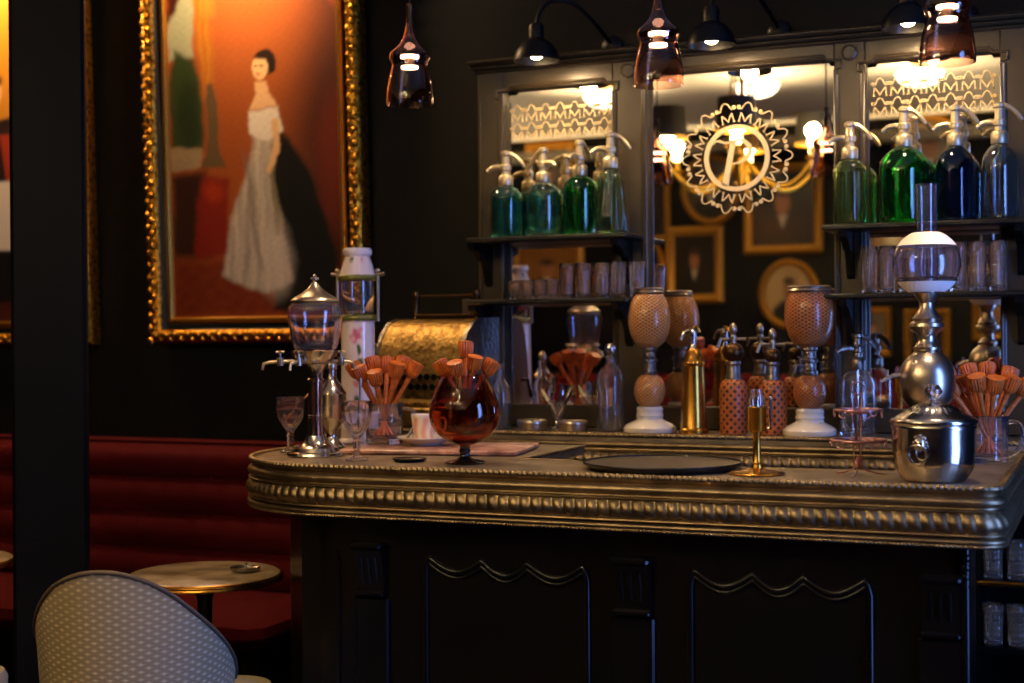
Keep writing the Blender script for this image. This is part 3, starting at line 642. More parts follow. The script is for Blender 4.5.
# stemmed absinthe glasses
def stemglass(label, loc):
    out = [(0, .002), (.030, 0), (.032, .002), (.031, .005), (.012, .009), (.008, .016), (.012, .022), (.008, .028), (.012, .035), (.0085, .042), (.013, .049), (.009, .056), (.0105, .062), (.018, .072), (.028, .086), (.038, .102), (.0425, .125), (.0435, .166)]
    inn = [(.041, .166), (.0400, .125), (.035, .106), (.024, .090), (.010, .078), (0, .076)]
    return tag(obj('absinthe_glass', G().lathe(out+[(.0425, .1675)]+inn, 48, flute=(12, .10, .07, .130)), M_glassP, None, loc, sharp=75), label, 'glass', 'stemmed glasses at the bar end')
gl1 = (-2.314, 3.72, ZT); gl2 = (-1.983, 3.54, ZT)
stemglass('small stemmed glass with spoon left of the absinthe fountain', gl1)
stemglass('small stemmed glass with spoon in front of the rose marble board', gl2)
def spoon(name, label, base, tip, bowl_at_bottom, m, L=.16):
    d = Vector(tip)-Vector(base); L = d.length; g = G()
    z0, z1 = (.035, L) if bowl_at_bottom else (0, L-.03)
    g.tube([(0, 0, z0+(z1-z0)*k/8) for k in range(9)], [.0026, .002, .002, .002, .0022, .0026, .0034, .0046, .0036], 8)
    V, n = [], 14; zc = .022 if bowl_at_bottom else L-.022
    for k, (s, dep) in enumerate(((1, 0), (.66, .004), (.3, .006))):
        for j in range(n): a = 2*PI*j/n; V.append((.0135*s*cos(a), dep-.003, zc+.022*s*sin(a)))
    F = [(k*n+j, k*n+(j+1) % n, (k+1)*n+(j+1) % n, (k+1)*n+j) for k in range(2) for j in range(n)]+[tuple(2*n+j for j in range(n))]
    V2 = [(x, y+.0014, z) for x, y, z in V]; F2 = [tuple(i+3*n for i in f[::-1]) for f in F]
    g.add(V+V2, F+F2+[(j, 3*n+j, 3*n+(j+1) % n, (j+1) % n) for j in range(n)])
    o = obj(name, g, m, None, base); o.rotation_mode = 'QUATERNION'; o.rotation_quaternion = d.to_track_quat('Z', 'Y'); return tag(o, label, 'spoon')
spoon('bar_spoon', 'copper coloured spoon leaning in the glass left of the absinthe fountain', (gl1[0]-.018, gl1[1]-.008, ZT+.092), (gl1[0]+.062, gl1[1]+.028, ZT+.190), True, mat('copper_spoon', (214, 150, 120), .25, 1))
spoon('bar_spoon', 'dark silver spoon upright in the glass before the rose marble board', (gl2[0]+.004, gl2[1], ZT+.083), (gl2[0]+.012, gl2[1]+.004, ZT+.232), True, M_pewter)
# rose marble board, glass mug of muddlers, cup and saucer
bd = Matrix.Rotation(R(10), 4, 'Z')
g = G().box((0, 0, .0075), (.54, .33, .015), ch=.004); tag(obj('serving_board', g, M_board, None, (-1.895, 3.91, ZT), rot=(0, 0, R(10))), 'rose and brown marble serving board under the glass mug and cup', 'serving board')
ZBd = ZT+.0155
def mug(label, loc, r, h, rz):
    t = thing('glass_mug', label, 'mug', loc, rz, 'glass mugs full of muddlers')
    out = [(0, .004), (r*.86, 0), (r*.94, .003), (r*.95, .012), (r*.92, .016), (r*.94, .022), (r*.96, h*.5), (r, h)]
    obj('glass_body', G().lathe(vessel(out, .004, .016), 56, flute=(16, .05, .025, h*.85)), M_glassP, t, sharp=70)
    obj('handle', G().tube(bez((r*.97, 0, h*.86), (r*1.75, 0, h*.98), (r*1.62, 0, h*.5), 8)+bez((r*1.62, 0, h*.5), (r*1.45, 0, h*.2), (r*.98, 0, h*.16), 8)[1:], .0058, 10), M_glassP, t)
mg1 = (-2.095, 3.915, ZBd); mug('glass mug holding muddlers on the rose marble board', mg1, .061, .125, R(10))
mg2 = (-.316, 4.01, ZT); mug('glass mug holding muddlers at the right end of the bar', mg2, .053, .125, R(5))
STK = G().tube([(0, 0, .004), (0, 0, -.15), (0, 0, -.6), (0, 0, -1)], [.0085, .007, .0055, .005], 10)
HDG = G().lathe([(0, -.004), (.0090, -.003), (.0155, .001), (.0200, .010), (.0222, .026), (.0236, .038), (.0222, .0435), (.013, .0462), (0, .0468)], 84, flute=(18, .17, .0, .043))
MUD0 = thing('wooden_muddler', 'x', 'muddler', (0, 0, 0)); MUD0.rotation_mode = 'QUATERNION'
obj('stick', STK, M_wood2, MUD0); obj('fluted_head', HDG, M_wood2, MUD0, sharp=60); first_mud = [True]
def muddler(head, base, label, group, size=1):
    """head: middle of the fluted head; the stick runs from there to base"""
    d = (Vector(head)-Vector(base)); L = d.length-.022*size; d.normalize(); p = Vector(head)-d*.022*size
    if first_mud[0]: o = MUD0; first_mud[0] = False; o['label'] = label; o['group'] = group; o.location = p
    else: o = dup(MUD0, p, None, label, group)
    o.rotation_mode = 'QUATERNION'; o.rotation_quaternion = d.to_track_quat('Z', 'Y'); o.scale = (size,)*3
    for c in o.children:
        if c.name.startswith('stick'): c.scale = (1, 1, L/size)
    return o
def fan(c, heads, zb, labels, group, size, pull=.30):
    for (dx, dy, dz), lab in zip(heads, labels):
        p = Vector(c)+SR*dx+Vector((-SR.y, SR.x, 0))*dy; h = Vector((p.x, p.y, dz))
        b = Vector((c[0], c[1], zb))-(SR*dx+Vector((-SR.y, SR.x, 0))*dy)*pull; muddler(h, b, lab, group, size)
G1 = 'muddlers in the mug on the marble board'
fan(mg1, [(-.093, .035, 1.345), (-.068, -.030, 1.336), (-.022, -.050, 1.322), (-.036, .030, 1.362), (.006, .060, 1.360), (.054, .045, 1.362), (.040, -.038, 1.346), (.092, .0, 1.346)], ZBd+.02,
    ['leftmost fluted muddler in the mug on the marble board', 'second muddler from the left in the mug on the marble board, leaning left', 'muddler nearest the viewer and lowest in the mug on the marble board', 'muddler behind the low front one in the mug on the marble board',
     'muddler at the back middle of the mug on the marble board', 'muddler at the back right of the mug on the marble board', 'upright front right muddler in the mug on the marble board', 'rightmost muddler leaning out of the mug on the marble board'], G1, 1.08)
G2 = 'muddlers in the mug at the right bar end'
fan(mg2, [(-.090, .040, 1.330), (-.104, -.015, 1.296), (-.062, .005, 1.312), (-.044, -.050, 1.316), (-.030, .060, 1.340), (.020, .062, 1.343), (.0, -.055, 1.310), (.046, -.045, 1.312), (.064, .020, 1.332), (.094, -.020, 1.300)], ZT+.02,
    ['upper leftmost muddler in the mug at the right bar end', 'lowest muddler leaning left in the mug at the right bar end', 'muddler just right of the low left one in the mug at the right bar end', 'front left muddler in the mug at the right bar end', 'tall back left muddler in the mug at the right bar end',
     'tallest muddler at the back of the mug at the right bar end', 'middle front muddler in the mug at the right bar end', 'front right muddler in the mug at the right bar end', 'back right muddler in the mug at the right bar end', 'rightmost muddler leaning out of the mug at the right bar end'], G2, 1.02)
sau = (-1.950, 3.915, ZBd)
tag(obj('saucer', G().lathe([(0, .004), (.030, .002), (.045, .001), (.050, .006), (.080, .018), (.092, .024), (.093, .027), (.080, .023), (.050, .011), (.040, .0095), (0, .009)], 48), M_porc, None, sau), 'white saucer under the pink striped cup', 'saucer')
def cuppaint(p):
    a = math.atan2(p.y, p.x); q = sin(a*7+.6*sin(p.z*60)); z = p.z
    c = (222, 150, 140) if q > .35 else ((226, 190, 96) if q > -.45 else (232, 206, 190))
    return lin(c) if z < .078 else lin((240, 222, 200))
t = thing('tea_cup', 'pink and yellow striped cup standing on the white saucer', 'cup', (sau[0]-.008, sau[1], sau[2]+.0102), R(30))
obj('cup_body', G().lathe([(0, .001), (.026, 0), (.029, .003), (.032, .03), (.038, .070), (.0405, .084), (.039, .085), (.036, .070), (.030, .03), (.026, .008), (0, .007)], 56), M_cupp, t, pigment=cuppaint)
obj('handle', G().tube(bez((.036, 0, .066), (.064, 0, .072), (.056, 0, .042), 8)+bez((.056, 0, .042), (.050, 0, .022), (.032, 0, .026), 6)[1:], .0038, 8), M_porc, t)
# coin dish
t = thing('coin_dish', 'small flat black and silver dish in front of the marble board', 'dish', (-1.824, 3.555, ZT))
obj('dish', G().lathe([(0, 0), (.040, 0), (.047, .005), (.048, .009), (.046, .009), (.042, .006), (0, .004)], 40), M_black, t)
obj('silver_inset', G().lathe([(0, .0045), (.037, .0055), (.0375, .0072), (.034, .0075), (0, .0068)], 36), M_silver, t)
# amber goblet
t = thing('amber_goblet', 'big amber glass goblet topped with fluted muddlers', 'goblet', (-1.651, 3.552, ZT))
gb = [(.0125, .046), (.022, .051), (.048, .060), (.076, .080), (.0925, .105), (.0985, .130), (.097, .152), (.088, .182), (.076, .212), (.066, .232), (.0625, .240)]
gi = [(r-.0035, z+.001) for r, z in gb[2:]]
obj('bowl', G().lathe([(0, .046)]+gb+[(.0605, .2412)]+gi[::-1]+[(.02, .058), (0, .056)], 64), M_amber, t)
obj('stem', G().lathe([(0, .003), (.054, 0), (.057, .003), (.054, .006), (.026, .011), (.016, .018), (.0135, .026), (.0165, .034), (.0135, .040), (.015, .0455), (0, .0455)], 40), M_blackglass, t)
G3 = 'muddlers in the amber goblet'
gc = (-1.651, 3.552, ZT)
fan(gc, [(-.060, .004, 1.362), (-.021, -.038, 1.360), (.028, -.030, 1.374), (.070, .004, 1.362), (.004, .030, 1.412)], ZT+.205,
    ['leftmost muddler head resting on the amber goblet rim', 'front left muddler head on the amber goblet rim', 'front right muddler head on the amber goblet rim', 'rightmost muddler head resting on the amber goblet rim', 'topmost muddler standing up from the amber goblet'], G3, .98, -.45)
# pewter tray
t = thing('round_tray', 'large round dark pewter tray lying on the middle of the bar', 'tray', (-1.096, 3.585, ZT+.0013))
obj('tray_plate', G().lathe([(0, 0), (.188, 0), (.203, .009), (.207, .013), (.205, .0145), (.196, .0105), (.186, .008), (0, .008)], 72), mat('tray_metal', (122, 112, 100), .42, 1), t)
obj('tray_rim', G().tube([(.2055*cos(2*PI*i/72), .2055*sin(2*PI*i/72), .0145) for i in range(72)], .003, 8, closed=True), M_black, t)
# brass burner
t = thing('brass_burner', 'small brass lamp on a stem with glass cylinder, right of the round tray', 'lamp', (-.826, 3.506, ZT))
obj('base', G().lathe([(0, 0), (.068, 0), (.070, .003), (.066, .006), (.03, .010), (.016, .016), (.014, .024), (0, .024)], 44), M_brass, t)
obj('stem', G().lathe([(0, .022), (.012, .022), (.013, .028), (.0105, .032), (.0095, .10), (.011, .103), (.011, .108), (0, .108)], 24), M_brass, t)
obj('cup', G().lathe([(0, .107), (.022, .107), (.024, .110), (.0235, .165), (.025, .167), (.022, .169), (0, .166)], 36), M_brass, t)
obj('glass_chimney', G().lathe([(.020, .169), (.0215, .172), (.021, .190), (.016, .205), (.016, .212), (.0145, .212), (.0145, .204), (.0185, .19), (.0185, .172)], 32), M_glass, t)
obj('wick_tube', G().lathe([(0, .165), (.007, .165), (.0065, .185), (.0085, .187), (.0085, .192), (0, .193)], 16), M_silver, t)
obj('side_bracket', G().tube([(.02, 0, .112), (.033, 0, .116), (.034, 0, .15), (.034, 0, .188)], .0034, 8).tube([(.026, 0, .166), (.034, 0, .166)], .003, 8).sphere((.034, 0, .190), .005, 10), M_silver, t, rot=(0, 0, R(10)))
# wire stand
t = thing('wire_stand', 'two tier rosy wire stand left of the silver ice bucket', 'stand', (-.582, 3.537, ZT))
def ring(r, z, n=48): return [(r*cos(2*PI*i/n), r*sin(2*PI*i/n), z) for i in range(n)]
g = G()
for k in range(3):
    a = 2*PI*k/3+.5
    g.tube([(0, 0, .05), (.010*cos(a), .010*sin(a), .03), (.014*cos(a), .014*sin(a), .016), (.045*cos(a), .045*sin(a), .006), (.068*cos(a), .068*sin(a), .003), (.072*cos(a), .072*sin(a), .006)], .0023, 8)
obj('feet', g, M_wire, t)
g = G()
for k in range(3): g.tube([(.0065*(1+.7*abs(sin(z*30)))*cos(2*PI*k/3+z*22), .0065*(1+.7*abs(sin(z*30)))*sin(2*PI*k/3+z*22), z) for z in [.02+.185*i/40 for i in range(41)]], .0022, 6)
g.sphere((0, 0, .028), .010, 12); obj('twisted_stem', g, M_wire, t)
for r, z in ((.066, .088), (.057, .162)):
    g = G().tube(ring(r, z), .0030, 8, closed=True).tube(ring(r*.62, z-.002), .0024, 8, closed=True)
    for k in range(6):
        a = PI*k/3; g.tube([(0, 0, z-.010), (r*.3*cos(a), r*.3*sin(a), z-.008), (r*.62*cos(a), r*.62*sin(a), z-.002), (r*cos(a), r*sin(a), z)], .0021, 6)
        g.tube([(r*cos(a)+.011*cos(q)*-sin(a), r*sin(a)+.011*cos(q)*cos(a), z-.009+.009*sin(q)) for q in [2*PI*i/14 for i in range(14)]], .0018, 5, closed=True)
    obj('tier', g, M_wire, t)
g = G().tube([(.016*sin(q), 0, .215+.016*cos(q)) for q in [R(150)*(i/9*2-1) for i in range(19)]], .002, 6); obj('loop', g, M_wire, t)
# silver ice bucket
t = thing('ice_bucket', 'silver lidded ice bucket with glass knob and ring handle', 'ice bucket', (-.399, 3.498, ZT))
obj('bucket', G().lathe([(0, 0), (.072, 0), (.075, .004), (.079, .010), (.089, .026), (.0945, .046), (.0960, .075), (.0965, .120), (.098, .124), (.098, .130), (.096, .133), (.092, .130), (0, .128)], 72, flute=(30, .03, .006, .048)), M_silver, t, sharp=70)
ld = obj('lid', G().lathe([(0, .131), (.095, .131), (.1005, .134), (.1015, .139), (.100, .145), (.092, .149), (.075, .158), (.060, .166), (.055, .171), (.036, .180), (.016, .184), (.010, .186), (0, .186)], 72, flute=(28, .10, .159, .182)), M_silver, t, sharp=60)
obj('knob', G().lathe([(0, .184), (.009, .184), (.007, .190), (.012, .194), (.0205, .206), (.0205, .214), (.014, .225), (0, .229)], 28, flute=(10, .12, .195, .222)), M_glass, ld, sharp=70)
an = R(258); hx, hy = .099*cos(an), .099*sin(an)
mk = G().sphere((0, 0, 0), .014, 14, sz=1.15); 
for k in range(8): mk.sphere((.014*cos(k*PI/4), 0, .002+.016*sin(k*PI/4)), .0048, 8)
mk.sphere((0, -.012, -.004), .006, 8)
mo = obj('mask_mount', mk, M_silver, t, (hx*.985, hy*.985, .092), rot=(0, 0, an+PI/2))
obj('ring_handle', G().tube([(.022*cos(q), -.017-.004*sin(q), -.024+.022*sin(q)) for q in [2*PI*i/32 for i in range(32)]], .003, 8, closed=True), M_silver, mo)
# oil lamp
t = thing('oil_lamp', 'tall silver oil lamp with round glass globe and chimney', 'oil lamp', (-.452, 3.83, ZT))
obj('foot', G().lathe([(0, 0), (.074, 0), (.076, .006), (.070, .014), (.056, .022), (.046, .034), (.036, .060), (.032, .090), (.038, .100), (.040, .112), (.036, .120), (.040, .130), (.041, .146), (.036, .152), (0, .152)], 44), M_pewter, t)
obj('body', G().lathe([(0, .15), (.036, .15), (.052, .160), (.066, .184), (.0715, .214), (.071, .240), (.062, .270), (.048, .288), (.036, .297), (.031, .302), (.036, .306), (.037, .312), (.030, .316), (.024, .328), (.023, .340), (.027, .348), (.040, .356), (.0455, .366), (.044, .374), (.034, .382), (.038, .387), (.033, .392), (.028, .400), (.020, .414), (.019, .428), (.026, .438), (.031, .446), (.034, .453), (0, .453)], 56), M_silverworn, t)
sk = Vector((-SR.x*.070, -SR.y*.070, .238))
obj('wick_key', G().tube([sk+Vector((.012, .005, 0)), sk-SR*.022], .006, 8).tube([sk-SR*.022, sk-SR*.050+Vector((0, 0, -.014))], [.005, .004], 8).tube([sk-SR*.034+Vector((0, 0, -.008)), sk-SR*.034+Vector((0, 0, .016))], .0035, 8), M_silverworn, t)
Rg, zc = .0865, .530
def arcz(r, za, zb, n=14):
    a0, a1 = math.acos(max(-1, min(1, -(za)/r))), math.acos(max(-1, min(1, -(zb)/r)))
    return [(max(r*sin(a0+(a1-a0)*i/n), .0001), zc-r*cos(a0+(a1-a0)*i/n)) for i in range(n+1)]
zl, zh = -.0745, .0805
o_, i_ = arcz(Rg, zl, zh, 36), arcz(Rg-.0025, zl, zh, 36)
gl = obj('glass_globe', G().lathe(i_[:1]+o_+i_[::-1], 56), M_glassP, t)
for za, zb, nm in ((zl, -.048, 'lower_frosted_band'), (.046, zh, 'upper_frosted_band')):
    a_, b_ = arcz(Rg+.0012, za, zb, 12), arcz(Rg+.0004, za, zb, 12); obj(nm, G().lathe(b_[:1]+a_+b_[::-1], 56), M_frost, gl)
obj('etched_line', G().lathe([(.0771, zc-.0400), (.0779, zc-.0388), (.0775, zc-.0372), (.0767, zc-.0378)], 56), M_bronze, gl)
obj('burner', G().lathe([(0, .451), (.030, .451), (.033, .460), (.022, .468), (.018, .485), (.020, .492), (0, .494)], 32), M_silverworn, t)
ch = [(.026, .458), (.027, .50), (.030, .527), (.028, .562), (.0265, .602), (.0275, .736)]
obj('chimney', G().lathe([(r-.0018, z) for r, z in ch[:1]]+ch+[(r-.0018, z) for r, z in ch[::-1]], 40), M_glassP, t)

# painted porcelain column fountain
t = thing('porcelain_fountain', 'tall flower painted porcelain fountain with glass middle behind the absinthe fountain', 'drink fountain', (-2.292, 4.105, ZT), R(-10))
def flowers(p):
    a = math.atan2(p.y, p.x); z = p.z; c = Vector(lin((236, 214, 204)))
    def spot(a0, z0, ra, rz_, col, k=1.0):
        nonlocal c
        da = (a-a0+PI) % (2*PI)-PI; d = math.sqrt((da*.055/ra)**2+((z-z0)/rz_)**2); d += .22*sin(9*a+z*140)
        if d < 1: c = c.lerp(Vector(lin(col)), k*min(1, (1-d)*2.2))
    for off in (0, 2.1, 4.2):
        A = -1.05+off
        spot(A, .352, .021, .026, (214, 110, 120)); spot(A-.12, .345, .010, .012, (240, 170, 170)); spot(A+.30, .372, .012, .012, (226, 150, 150))
        spot(A+.2, .305, .008, .028, (70, 104, 62)); spot(A+.34, .270, .013, .018, (86, 116, 70)); spot(A-.1, .24, .010, .025, (70, 104, 62)); spot(A+.1, .20, .015, .016, (222, 140, 140))
        spot(A+.25, .42, .018, .012, (64, 92, 52)); spot(A-.35, .600, .014, .010, (78, 112, 62)); spot(A+.45, .595, .012, .012, (220, 140, 140)); spot(A+.1, .14, .012, .03, (84, 112, 70))
    return c
fine_ = [(.054+.004*(1-i/60), .018+.378*i/60) for i in range(61)]
obj('column', G().lathe([(0, 0), (.064, 0), (.067, .006), (.062, .016)]+fine_+[(.060, .402), (0, .402)], 96), M_porcpaint, t, pigment=flowers)
obj('shoulder', G().lathe([(0, .540), (.062, .540), (.064, .546), (.058, .560), (.050, .585), (.043, .604), (.041, .612), (.048, .620), (.049, .632), (.044, .640), (.034, .638), (0, .634)], 72), M_porcpaint, t, pigment=flowers)
M_band = mat('green_gold_band', (122, 116, 52), .3, .3, coat=.4)
for z in (.40, .532): obj('collar', G().lathe([(0, z), (.058, z), (.066, z+.006), (.068, z+.012), (.066, z+.018), (.058, z+.022), (0, z+.022)], 56, flute=(14, .05, z+.004, z+.02)), M_band, t, sharp=60)
obj('glass_cylinder', G().lathe(vessel([(0, .4225), (.05, .4225), (.054, .426), (.055, .475), (.054, .5315)], .003, .428), 44), M_glass, t)
g = G()
for a in (200, 20):
    q = R(a); g.tube([(.070*cos(q), .070*sin(q), .40), (.070*cos(q), .070*sin(q), .56)], .005, 8); g.tube([(.06*cos(q), .06*sin(q), .552), (.092*cos(q), .092*sin(q), .555)], [.005, .007], 8); g.sphere((.07*cos(q), .07*sin(q), .566), .009, 10)
obj('side_rods', g, M_silverworn, t)

# ------------------------------------------------------------------ left side: banquette, tables, chairs
t = thing('banquette', 'long red velvet tufted banquette along the wall under the paintings', 'banquette', (0, 0, 0))
x0, x1 = -6.1, -2.78
def backfn(u, v):
    x = x0+(x1-x0)*u; z = .47+.56*v; bul = .035*abs(sin(PI*v*4))**.6*(.7+.3*abs(sin(PI*x/.14)))
    y = 4.78-.10+.055*v - bul
    if v > .93: y += (v-.93)/.07*.07
    return (x, y, z)
g = G().grid(backfn, 190, 48); g.add([(x0, 4.72, .47), (x1, 4.72, .47), (x1, 4.93, .47), (x0, 4.93, .47), (x0, 4.77, 1.03), (x1, 4.77, 1.03), (x1, 4.93, 1.03), (x0, 4.93, 1.03)], [(0, 3, 7, 4), (1, 5, 6, 2), (4, 7, 6, 5), (2, 6, 7, 3)])
obj('backrest', g, M_red, t, sharp=80)
g = G()
n = int((x1-x0)/.53)
obj('seat', G().box(((x0+x1)/2, 4.50, .40), (x1-x0, .52, .14), ch=.05), M_red, t)
obj('base', G().box(((x0+x1)/2, 4.55, .165), (x1-x0-.1, .42, .33)), M_wood, t)
g = G()
for k in range(int((x1-x0)/.14)):
    for v in (.25, .5, .75):
        x = x0+.14*(k+.0)+.14; p = backfn((x-x0)/(x1-x0), v); g.sphere((p[0], p[1]-.004, p[2]), .010, 8)
o = obj('tufting_buttons', g, M_red, t); o['kind'] = 'stuff'
def bistro(label, loc, r):
    t = thing('bistro_table', label, 'table', loc, 0, 'round marble bistro tables')
    obj('table_top', G().lathe([(0, .717), (r-.012, .717), (r-.006, .722), (r-.006, .737), (r-.012, .741), (0, .741)], 64), M_marble, t)
    obj('brass_rim', G().lathe([(r-.007, .718), (r+.001, .718), (r+.003, .722), (r, .7265), (r+.003, .731), (r, .7355), (r-.004, .738), (r-.007, .738)], 64), M_brass, t)
    obj('stem', G().lathe([(0, .02), (.03, .02), (.024, .06), (.022, .66), (.032, .69), (.10, .712), (.10, .717), (0, .717)], 28), M_black, t)
    obj('foot', G().lathe([(0, 0), (.20, 0), (.205, .008), (.19, .016), (.06, .030), (.03, .05), (0, .05)], 40), M_black, t)
bistro('round marble bistro table with brass rim beside the bar end', (-2.535, 3.585, 0), .232)
bistro('round marble bistro table left of the dark column', (-3.50, 3.50, 0), .232)
def ashtray(label, loc):
    t = thing('ashtray', label, 'ashtray', loc, 0, 'ashtrays on the bistro tables')
    obj('dish', G().lathe([(0, .002), (.030, 0), (.043, .004), (.046, .012), (.045, .016), (.040, .015), (.034, .006), (0, .005)], 40, flute=(12, .03, .003, .013)), M_pewter, t)
    g = G()
    for k in range(3): a = 2*PI*k/3; g.tube([(.030*cos(a), .030*sin(a), .013), (.048*cos(a), .048*sin(a), .016)], .003, 6)
    obj('rests', g, M_silver, t)
ashtray('round metal ashtray on the bistro table beside the bar', (-2.43, 3.645, .7412)); ashtray('round metal ashtray on the table left of the column', (-3.35, 3.47, .7412))
# tub chair with dotted back
t = thing('tub_chair', 'cream dotted tub chair seen from behind at the table', 'chair', (-2.363, 3.04, 0), R(107.9))
def ztop(d): return .878-.085*(d/45)**2 if abs(d) < 45 else .793-.255*((abs(d)-45)/70)
Rc = .253; A0, A1 = -115, 115
def shell(r, dz=0):
    def fn(u, v):
        d = A0+(A1-A0)*u; a = R(180+d); zt = ztop(d)-dz; zb = .34; z = zb+(zt-zb)*v; k = 1-.10*(1-v)
        return (r*k*cos(a), r*k*sin(a), z)
    return fn
nu, nv = 60, 20
g = G().grid(shell(Rc), nu, nv)
UV2 = []
for f in g.f:
    q = []
    for i in f: p = g.v[i]; q.append((math.atan2(p.y, -p.x)*Rc/.9, p.z))
    UV2.append(q)
g.uv = UV2
k0 = len(g.v); fo, fi = shell(Rc), shell(Rc-.035, .0)
g.grid(lambda u, v: fi(1-u, v), nu, nv)
W = nu+1
for i in range(nu):
    a, b = nv*W+i, nv*W+i+1; c, d = k0+nv*W+(nu-i), k0+nv*W+(nu-i-1); g.f.append((a, b, d, c)); g.uv.append(None)
for j in range(nv):
    g.f.append((j*W, (j+1)*W, k0+(j+1)*W+nu, k0+j*W+nu)); g.uv.append(None)
    g.f.append((j*W+nu, k0+j*W, k0+(j+1)*W, (j+1)*W+nu)); g.uv.append(None)
obj('backrest', g, M_dot, t, sharp=50)
pp = [fo(i/60, 1) for i in range(61)]; pp = [Vector(p)*1.0 for p in pp]; obj('piping', G().tube([(p.x*1.004, p.y*1.004, p.z+.001) for p in pp], .0055, 8), M_piping, t)
obj('seat', G().lathe([(0, .36), (.21, .36), (.225, .375), (.225, .44), (.205, .465), (.12, .475), (0, .476)], 40), M_cream, t)
for a in (45, 135, 225, 315): obj('leg', G().tube([(.16*cos(R(a)), .16*sin(R(a)), .36), (.20*cos(R(a)), .20*sin(R(a)), 0)], [.018, .011], 12), M_black, t)
obj('seat_base', G().lathe([(0, .335), (.215, .335), (.22, .345), (.22, .362), (0, .362)], 40), M_piping, t)
def stool(label, loc, rz):
    t = thing('upholstered_stool', label, 'stool', loc, rz, 'low cream stools')
    obj('seat', G().lathe([(0, .385), (.115, .385), (.124, .395), (.126, .44), (.116, .458), (.07, .464), (0, .465)], 36), M_cream, t)
    for k in range(4): a = PI/4+k*PI/2; obj('leg', G().tube([(.085*cos(a), .085*sin(a), .39), (.115*cos(a), .115*sin(a), 0)], [.015, .010], 10), M_black, t)
stool('low round cream stool between the tub chair and the bar end', (-2.335, 3.42, 0), R(30))
stool('low round cream stool in front of the dark column', (-3.165, 3.255, 0), R(20))

# ------------------------------------------------------------------ paintings on the back wall
def smooth(x): x = max(0, min(1, x)); return x*x*(3-2*x)
def ell(x, y, cx, cy, rx, ry, soft=.25):
    d = math.sqrt(((x-cx)/rx)**2+((y-cy)/ry)**2); return smooth((1+soft-d)/(2*soft))
def band(x, a, b, s): return smooth((x-a)/s+.5)*smooth((b-x)/s+.5)
def poly(x, y, P, s):
    """soft mask of a convex or simple polygon"""
    ins = False; dm = 1e9; n = len(P)
    for i in range(n):
        (ax, ay), (bx_, by) = P[i], P[(i+1) % n]
        if (ay > y) != (by > y) and x < (bx_-ax)*(y-ay)/(by-ay)+ax: ins = not ins
        l2 = (bx_-ax)**2+(by-ay)**2; k = max(0, min(1, ((x-ax)*(bx_-ax)+(y-ay)*(by-ay))/l2)); dm = min(dm, math.hypot(x-ax-k*(bx_-ax), y-ay-k*(by-ay)))
    return smooth(.5+(dm if ins else -dm)/s)
def nz(x, y): return .5+.25*sin(x*31+sin(y*23)*2)+.25*sin(y*41+sin(x*19+1)*2)
def mixc(c, col, k): t = lin(col); return tuple(c[i]*(1-k)+t[i]*k for i in range(3))
